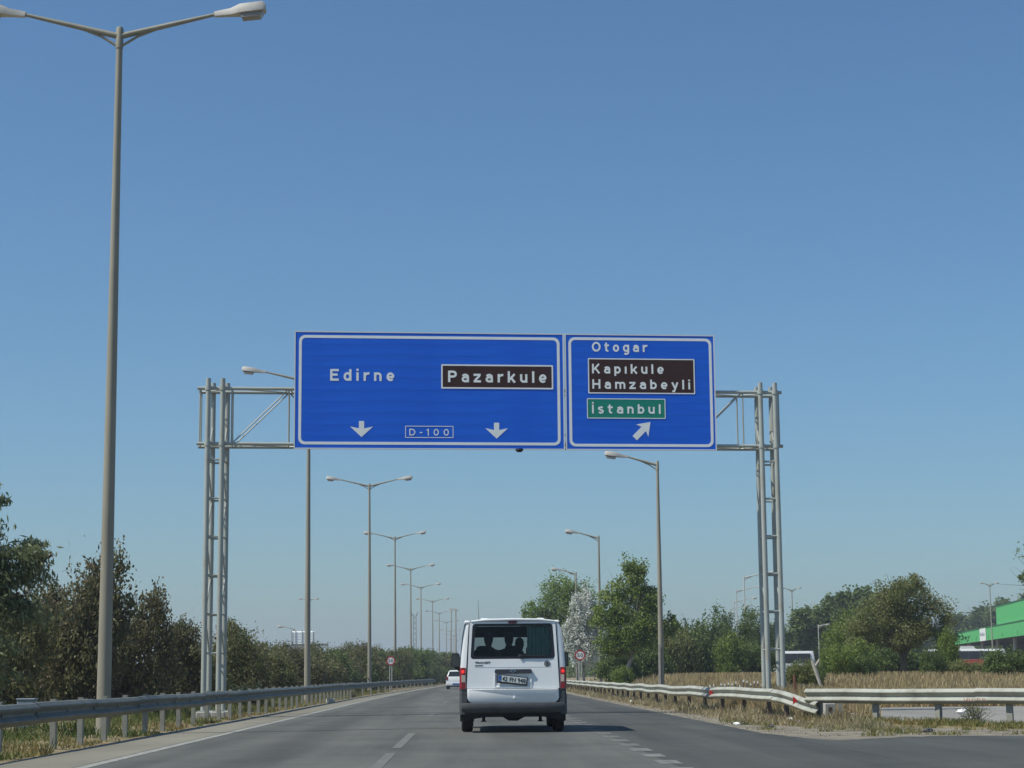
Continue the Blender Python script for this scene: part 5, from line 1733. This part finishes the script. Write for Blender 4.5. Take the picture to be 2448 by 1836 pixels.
RS = [('olive1', 13.7, 131, 0.4, 1.5, 2.0, 'olive shrub right of the nearest right lamp pole'), ('dark1', 15.0, 134, 0.5, 1.4, 2.0, 'dark shrub second right of the nearest right lamp pole'), ('dark1', 16.6, 137, 0.55, 1.35, 2.15, 'dark shrub left of the pointed tree'),
      ('olive1', 12.3, 127, 0.4, 1.3, 1.8, 'olive shrub behind the nearest right lamp pole'), ('dark1', 19.6, 133, 0.6, 1.3, 1.35, 'dark shrub at the foot of the slim pale lamp'), ('green1', 17.6, 131, 0.6, 1.1, 1.5, 'bright shrub at the foot of the pointed tree'),
      ('dark1', 10.8, 122, 0.4, 1.3, 1.35, 'dark shrub under the leaning trunk'), ('dark1', 8.9, 118, 0.35, 1.2, 1.15, 'dark undergrowth left of the leaning trunk'), ('green1', 8.4, 108, 0.3, 0.6, 0.55, 'small bright bush below the leaning trunk'),
      ('green1', 17.6, 92, 0.62, 0.80, 0.80, 'green shrub left of the spreading tree'), ('dark1', 18.9, 92.5, 0.62, 0.5, 0.65, 'small dark bush close left of the spreading tree'), ('green1', 19.5, 97, 0.62, 1.0, 0.95, 'green shrub behind the small dark bush'),
      ('dark1', 23.0, 95.5, 0.62, 0.5, 0.8, 'dark shrub just right of the spreading trunk'), ('green1', 24.35, 98, 0.62, 0.6, 1.2, 'leafy shrub in front of the canopy end'), ('olive1', 24.6, 96, 0.62, 1.15, 0.46, 'low olive shrub below the red and white coach'),
      ('dark1', 25.6, 91, 0.62, 0.95, 0.75, 'dark shrub at the right edge below the canopy columns'), ('olive1', 26.8, 95, 0.62, 1.0, 0.6, 'olive shrub beyond the right edge shrub'), ('dark1', 20.7, 104, 0.62, 1.3, 1.0, 'dark shrub behind the spreading tree on its left'), ('dark1', 23.9, 109, 0.62, 1.3, 1.05, 'dark shrub seen past the spreading trunk'), ('olive1', 12.6, 74, 0.45, 0.62, 0.5, 'low weedy shrub right of the right gantry legs'),
      ('dark1', 13.4, 76, 0.45, 0.5, 0.5, 'low dark weedy bush below the white coach')]
for i, (k, x, y, z, sx, sz, lb) in enumerate(RS):
    shrub(k, lb, x, y, z, sx, sz, i * 2.1, GR)
# poplar row behind the yard
rng = np.random.default_rng(81)
PM = []
for v in range(3):
    lob = [ell(0, 0, 6.8, 1.15, 1.1, 2.9), ell(0.5, 0, 4.4, 1.15, 1.1, 2.6), ell(-0.5, 0, 3.8, 1.15, 1.1, 2.6), ell(0.35 - 0.3 * v, 0, 8.3, 0.85, 0.8, 1.3)]
    P, T = crown_points(lob, 6500, rng, 0.19, 40, 0.2)
    V, T = cards(P, 0.34, 0.25, rng, T)
    tm = limbs(lob, (0, 0, 0), 0.16, rng, 4.0).mesh('trunk', True)
    tm.materials.append(MATS['bark'])
    PM.append((quads_mesh('crown', V, T, 'leaf_poplar'), tm))
XP = [(40.4, 238, 8.2), (42.4, 241, 8.7), (43.9, 239, 9.2), (45.3, 242, 10.0), (46.7, 240, 10.6), (48.0, 242, 10.8), (49.3, 240, 10.9), (51.0, 243, 10.6), (53.0, 245, 9.6), (55.2, 246, 8.8), (57.6, 250, 8.0), (39.0, 246, 7.0)]
for i, (x, y, h) in enumerate(XP):
    t = thing('lombardy_poplar', 'dark green poplar, %s from the left in the row behind the yard' % ('second', 'third', 'fourth', 'fifth', 'sixth', 'seventh', 'eighth', 'ninth', 'tenth', 'eleventh', 'twelfth', 'first')[i], 'tree', (x, y, 0.4), i * 1.7, 'poplars in a row behind the yard')
    t.scale = (1.35, 1.35, h / 9.6)
    link('crown', PM[i % 3][0], t)
    link('trunk', PM[i % 3][1], t)
for i, (x, y, h, sx, lb) in enumerate([(107.5, 425, 13.5, 3.0, 'round dark tree between the spreading tree and the canopy'), (111.0, 420, 13.6, 2.2, 'first conifer like tree above the green canopy'), (115.0, 424, 15.0, 2.0, 'second conifer like tree above the green canopy'),
                                   (121.5, 432, 17.0, 3.0, 'broad tree behind the upper green block'), (127.0, 430, 19.0, 3.2, 'tall tree at the right edge behind the canopy'), (97.0, 425, 12.5, 2.6, 'dark tree behind the right side of the spreading tree'),
                                   (104.0, 430, 10.0, 3.0, 'low tree left of the lamp above the canopy'), (118.0, 440, 16.0, 2.8, 'olive tree above the canopy banner')]):
    t = thing('yard_tree', lb, 'tree', (x, y, 0.4), i * 0.9, 'trees around the bus station')
    t.scale = (sx, sx, h / 10.0)
    link('crown', PM[i % 3][0], t)
    link('trunk', PM[i % 3][1], t)
# far wooded band closing the view
rng = np.random.default_rng(91)
n = 26000
fx = rng.uniform(14, 110, n)
fy = 330 + 25 * rng.uniform(0, 1, n) + 0.5 * fx
hh = 3.6 + 1.6 * np.sin(fx * 0.31) + 1.1 * np.sin(fx * 0.83 + 1) + 0.7 * np.sin(fx * 1.9)
P = np.stack([fx, fy, 0.3 + np.maximum(hh, 1.5) * rng.uniform(0, 1, n) ** 0.7], 1)
V, T = cards(P, 0.5, 0.36, rng, 0.5 + 0.3 * np.sin(fx * 0.5) + rng.normal(size=n) * 0.2)
o = link('far_wood', quads_mesh('far_wood', V, T, 'leaf_dark'))
tag(o, 'distant dark green wood closing the view behind the bus yard', 'wood', kind='stuff')

n = 14000
fx = rng.uniform(-70, 60, n)
fy = 560 + 40 * rng.uniform(0, 1, n) + 0.2 * np.abs(fx)
hh = 3.4 + 1.3 * np.sin(fx * 0.27) + 0.9 * np.sin(fx * 0.71 + 1)
P = np.stack([fx, fy, np.maximum(hh, 1.5) * rng.uniform(0, 1, n) ** 0.7], 1)
V, T = cards(P, 0.6, 0.45, rng, 0.5 + 0.3 * np.sin(fx * 0.4) + rng.normal(size=n) * 0.2)
tag(link('far_wood', quads_mesh('far_wood', V, T, 'leaf_dark')), 'distant low trees closing the road beyond its bend', 'wood', kind='stuff')


# ------------------------------------------------------------------ grass
def blades(P, h, wd, rng, lean=0.35):
    """upright tapering blades as thin quads"""
    n = len(P)
    a = rng.uniform(0, 2 * math.pi, n)
    s = np.stack([np.cos(a), np.sin(a), np.zeros(n)], 1)
    H = h * rng.uniform(0.45, 1.25, n)
    tip = P + np.stack([rng.normal(size=n) * lean, rng.normal(size=n) * lean, np.ones(n)], 1) * H[:, None]
    W = (wd * rng.uniform(0.6, 1.4, n))[:, None]
    V = np.stack([P - s * W, P + s * W, tip + s * W * 0.25, tip - s * W * 0.25], 1)
    return V.reshape(-1, 3)


def patchy(x, y, s, ph):
    return np.sin(x * s + ph) * np.cos(y * s * 0.7 + ph * 2) + 0.6 * np.sin(x * s * 2.3 + y * s * 1.7 + ph) + 0.4 * np.sin(x * s * 5.1 - y * s * 3.3)


rng = np.random.default_rng(101)
# right verge under and beside the rails
n = 80000
yy = 35 + 98 * rng.uniform(0, 1, n) ** 1.5
xx = 5.65 + bend(yy) + rng.uniform(0, 1, n) * np.interp(yy, [35, 40, 50, 60, 140], [1.3, 1.9, 3.0, 3.6, 4.0])
xx = xx + 0.7 * sm((43 - yy) / 5)
k = (patchy(xx, yy, 2.1, 0.4) + rng.normal(size=n) * 0.5 > np.interp(yy, [36, 42, 50], [0.6, 0.1, -0.15])) & (xx > 5.75 + bend(yy) + 0.25 * np.sin(yy * 1.7)) & ~((xx > 9.2) & (yy < 57))
xx, yy = xx[k], yy[k]
P = np.stack([xx, yy, gz(xx, yy) - 0.01], 1)
hgt = (0.11 + 0.13 * np.clip(patchy(xx, yy, 1.3, 2.0), 0, 1.5)) * np.interp(yy, [36, 44, 52], [0.5, 0.75, 1.0]) + 0.12 * np.clip((xx - bend(yy) - 7.0), 0, 1)
V = blades(P, hgt, 0.008 + 0.00012 * yy, rng)
T = np.clip(0.42 + 0.34 * patchy(xx, yy, 0.9, 1.0) + rng.normal(size=len(xx)) * 0.24, 0, 1)
tag(link('dry_verge_grass', quads_mesh('dry_verge_grass', V, T, 'grass_dry')), 'dry straw coloured grass along the right verge and rails', 'grass', kind='stuff')
# strip at the side road edge in front of the exit rail
n = 16000
t_ = rng.uniform(0, 1, n)
xx = 7.0 + 11 * t_
yy = np.interp(xx, [7.2, 8.4, 9.4, 10.6, 13.2, 18], [41.4, 40.1, 38.8, 37.8, 36.1, 33.6]) + rng.normal(size=n) * 0.55 - 0.2
k = (patchy(xx, yy, 2.7, 1.4) + rng.normal(size=n) * 0.45 > 0.0)
xx, yy = xx[k], yy[k]
P = np.stack([xx, yy, gz(xx, yy) + 0.0], 1)
V = blades(P, 0.13, 0.011, rng, 0.5)
T = np.clip(0.5 + 0.3 * patchy(xx, yy, 1.9, 1.0) + rng.normal(size=len(xx)) * 0.25, 0, 1)
tag(link('kerb_weeds', quads_mesh('kerb_weeds', V, T, 'grass_green')), 'low yellow green weeds along the foot of the side rail', 'grass', kind='stuff')
# stray tufts on the gravel
n = 2600
cx = rng.uniform(5.5, 10.5, 60)
cy = np.where(cx < 6.6, rng.uniform(34, 44, 60), rng.uniform(32.2, 38.5, 60))
q = rng.integers(0, 60, n)
xx = cx[q] + rng.normal(size=n) * 0.10
yy = cy[q] + rng.normal(size=n) * 0.14
P = np.stack([xx, yy, np.maximum(gz(xx, yy), -0.012) + 0.0], 1)
V = blades(P, 0.07, 0.008, rng, 0.6)
tag(link('gravel_tufts', quads_mesh('gravel_tufts', V, rng.uniform(0.2, 1, n), 'grass_green')), 'stray low tufts of grass on the gravel at the exit', 'grass', kind='stuff')
# field beyond the side road
n = 110000
yy = 56 + 90 * rng.uniform(0, 1, n) ** 1.6
xx = 7.6 + bend(yy) * 0.8 + rng.uniform(0, 1, n) * np.interp(yy, [56, 146], [12, 34])
k = ~((xx > 9.2) & (yy < 58)) & (patchy(xx, yy, 0.9, 0.2) + rng.normal(size=n) * 0.7 > -0.5)
xx, yy = xx[k], yy[k]
P = np.stack([xx, yy, gz(xx, yy) - 0.02], 1)
V = blades(P, 0.40, 0.012 + 0.00014 * yy, rng, 0.3)
T = np.clip(0.4 + 0.25 * patchy(xx, yy, 0.5, 1.0) + rng.normal(size=len(xx)) * 0.22, 0, 1)
tag(link('field_grass', quads_mesh('field_grass', V, T, 'grass_field')), 'tall brownish dry grass of the field on the right', 'grass', kind='stuff')
# near bank around the right gantry legs
n = 26000
yy = rng.normal(size=n) * 4 + 52.5
xx = rng.normal(size=n) * 1.2 + 8.7
k = (xx > 7.3) & (xx < 11.5) & (yy > 44.5) & ((xx < 9.5) | (yy > 57))
xx, yy = xx[k], yy[k]
P = np.stack([xx, yy, gz(xx, yy) - 0.02], 1)
V = blades(P, 0.42, 0.013, rng, 0.3)
T = np.clip(0.4 + 0.25 * patchy(xx, yy, 1.1, 1.0) + rng.normal(size=len(xx)) * 0.22, 0, 1)
tag(link('bank_grass', quads_mesh('bank_grass', V, T, 'grass_field')), 'dry grass tufts on the bank round the right gantry legs', 'grass', kind='stuff')
# left side, around and behind the rail posts
n = 60000
yy = 14 + 120 * rng.uniform(0, 1, n) ** 1.5
xx = -6.08 + bend(yy) - rng.uniform(0, 1, n) ** 1.3 * 3.2
k = (patchy(xx, yy, 1.9, 0.9) + rng.normal(size=n) * 0.55 > 0.15) & (xx < -6.12 + bend(yy) - 0.10 * np.sin(yy * 2))
xx, yy = xx[k], yy[k]
P = np.stack([xx, yy, gz(xx, yy) - 0.01], 1)
hgt = 0.06 + 0.08 * np.clip(patchy(xx, yy, 1.1, 2.0), 0, 1.5) + 0.12 * np.clip((-6.7 + bend(yy) - xx), 0, 1)
V = blades(P, hgt, 0.009 + 0.0001 * yy, rng, 0.45)
T = np.clip(0.62 + 0.3 * patchy(xx, yy, 0.8, 1.0) - 0.35 * np.clip((-6.6 + bend(yy) - xx), 0, 1.2) + rng.normal(size=len(xx)) * 0.2, 0, 1)
tag(link('rail_weeds', quads_mesh('rail_weeds', V, T, 'grass_green')), 'straggling green and yellow weeds under the left guardrail', 'grass', kind='stuff')
# a few bare twiggy weeds
for i, (x, y, s_, lb) in enumerate([(10.15, 38.9, 0.45, 'twiggy dry weed behind the side rail'), (-6.05, 97.5, 0.5, 'bushy dark weed at the far posts of the left rail'), (9.45, 52.2, 0.42, 'grey heap of dry twigs beside the leaning post')]):
    rg = np.random.default_rng(300 + i)
    t = thing('dry_weed', lb, 'weed', (x, y, float(gz(x, y))), 0, 'dry weeds')
    b = MB()
    for _ in range(46):
        a = rg.uniform(0, 6.28)
        e = rg.uniform(0.25, 1.4)
        d = Vector((math.cos(a) * math.cos(e), math.sin(a) * math.cos(e), math.sin(e))) * s_ * rg.uniform(0.6, 1.3)
        m1 = d * 0.5 + Vector(rg.normal(size=3)) * 0.05
        b.path([(0, 0, 0), m1, d], [0.007, 0.005, 0.003], 3)
        b.path([m1, m1 + Vector(rg.normal(size=3)) * 0.15], [0.004, 0.002], 3)
    b.build('twigs', 'bark', t)
    Pw = rg.normal(size=(500, 3)) * np.array([0.32, 0.32, 0.25]) * s_ + np.array([0, 0, 0.6 * s_])
    Pw[:, 2] = np.maximum(Pw[:, 2], 0.02)
    V, T = cards(Pw, 0.04, 0.02, rg, rg.uniform(0, 1, 500))
    link('leaves', quads_mesh('leaves', V, T, 'leaf_olive'), t)
# small stones on the gravel
sb = MB()
rg = np.random.default_rng(400)
for _ in range(900):
    yq = 29.5 + 60 * rg.uniform() ** 1.6
    xq = 5.15 + float(bend(yq)) + abs(rg.normal()) * 0.45
    if yq < 33.5:
        xq = 5.4 + rg.uniform() * 5
        yq = 31.8 + rg.uniform() * 2.5
    s_ = 0.012 + 0.03 * rg.uniform() ** 3
    zq = max(-0.01, float(gz(xq, yq)))
    o0 = [(xq + s_ * rg.uniform(0.7, 1.2) * a, yq + s_ * rg.uniform(0.7, 1.2) * c, zq) for a, c in ((1, 0), (0, 1), (-1, 0), (0, -1))]
    top = (xq + rg.normal() * s_ * 0.3, yq, zq + s_ * 0.9)
    sb.add(o0 + [top], [(0, 1, 4), (1, 2, 4), (2, 3, 4), (3, 0, 4)])
tag(sb.build('loose_stones', 'gravel'), 'small loose stones scattered along the right road edge', 'stones', kind='stuff')

# ------------------------------------------------------------------ haze: thin even air
hm = bpy.data.materials.new('haze')
hm.use_nodes = True
hn = hm.node_tree.nodes
hn.remove(hn['Principled BSDF'])
pv = hn.new('ShaderNodeVolumePrincipled')
pv.inputs['Color'].default_value = (0.86, 0.92, 1.0, 1)
pv.inputs['Density'].default_value = 0.0004
pv.inputs['Anisotropy'].default_value = 0.2
hm.node_tree.links.new(pv.outputs[0], hn['Material Output'].inputs['Volume'])
MATS['haze'] = hm
tag(MB().box(-4200, 4200, -300, 6200, -3.5, 52).build('haze', 'haze'), 'thin pale haze in the air', 'haze', kind='stuff')
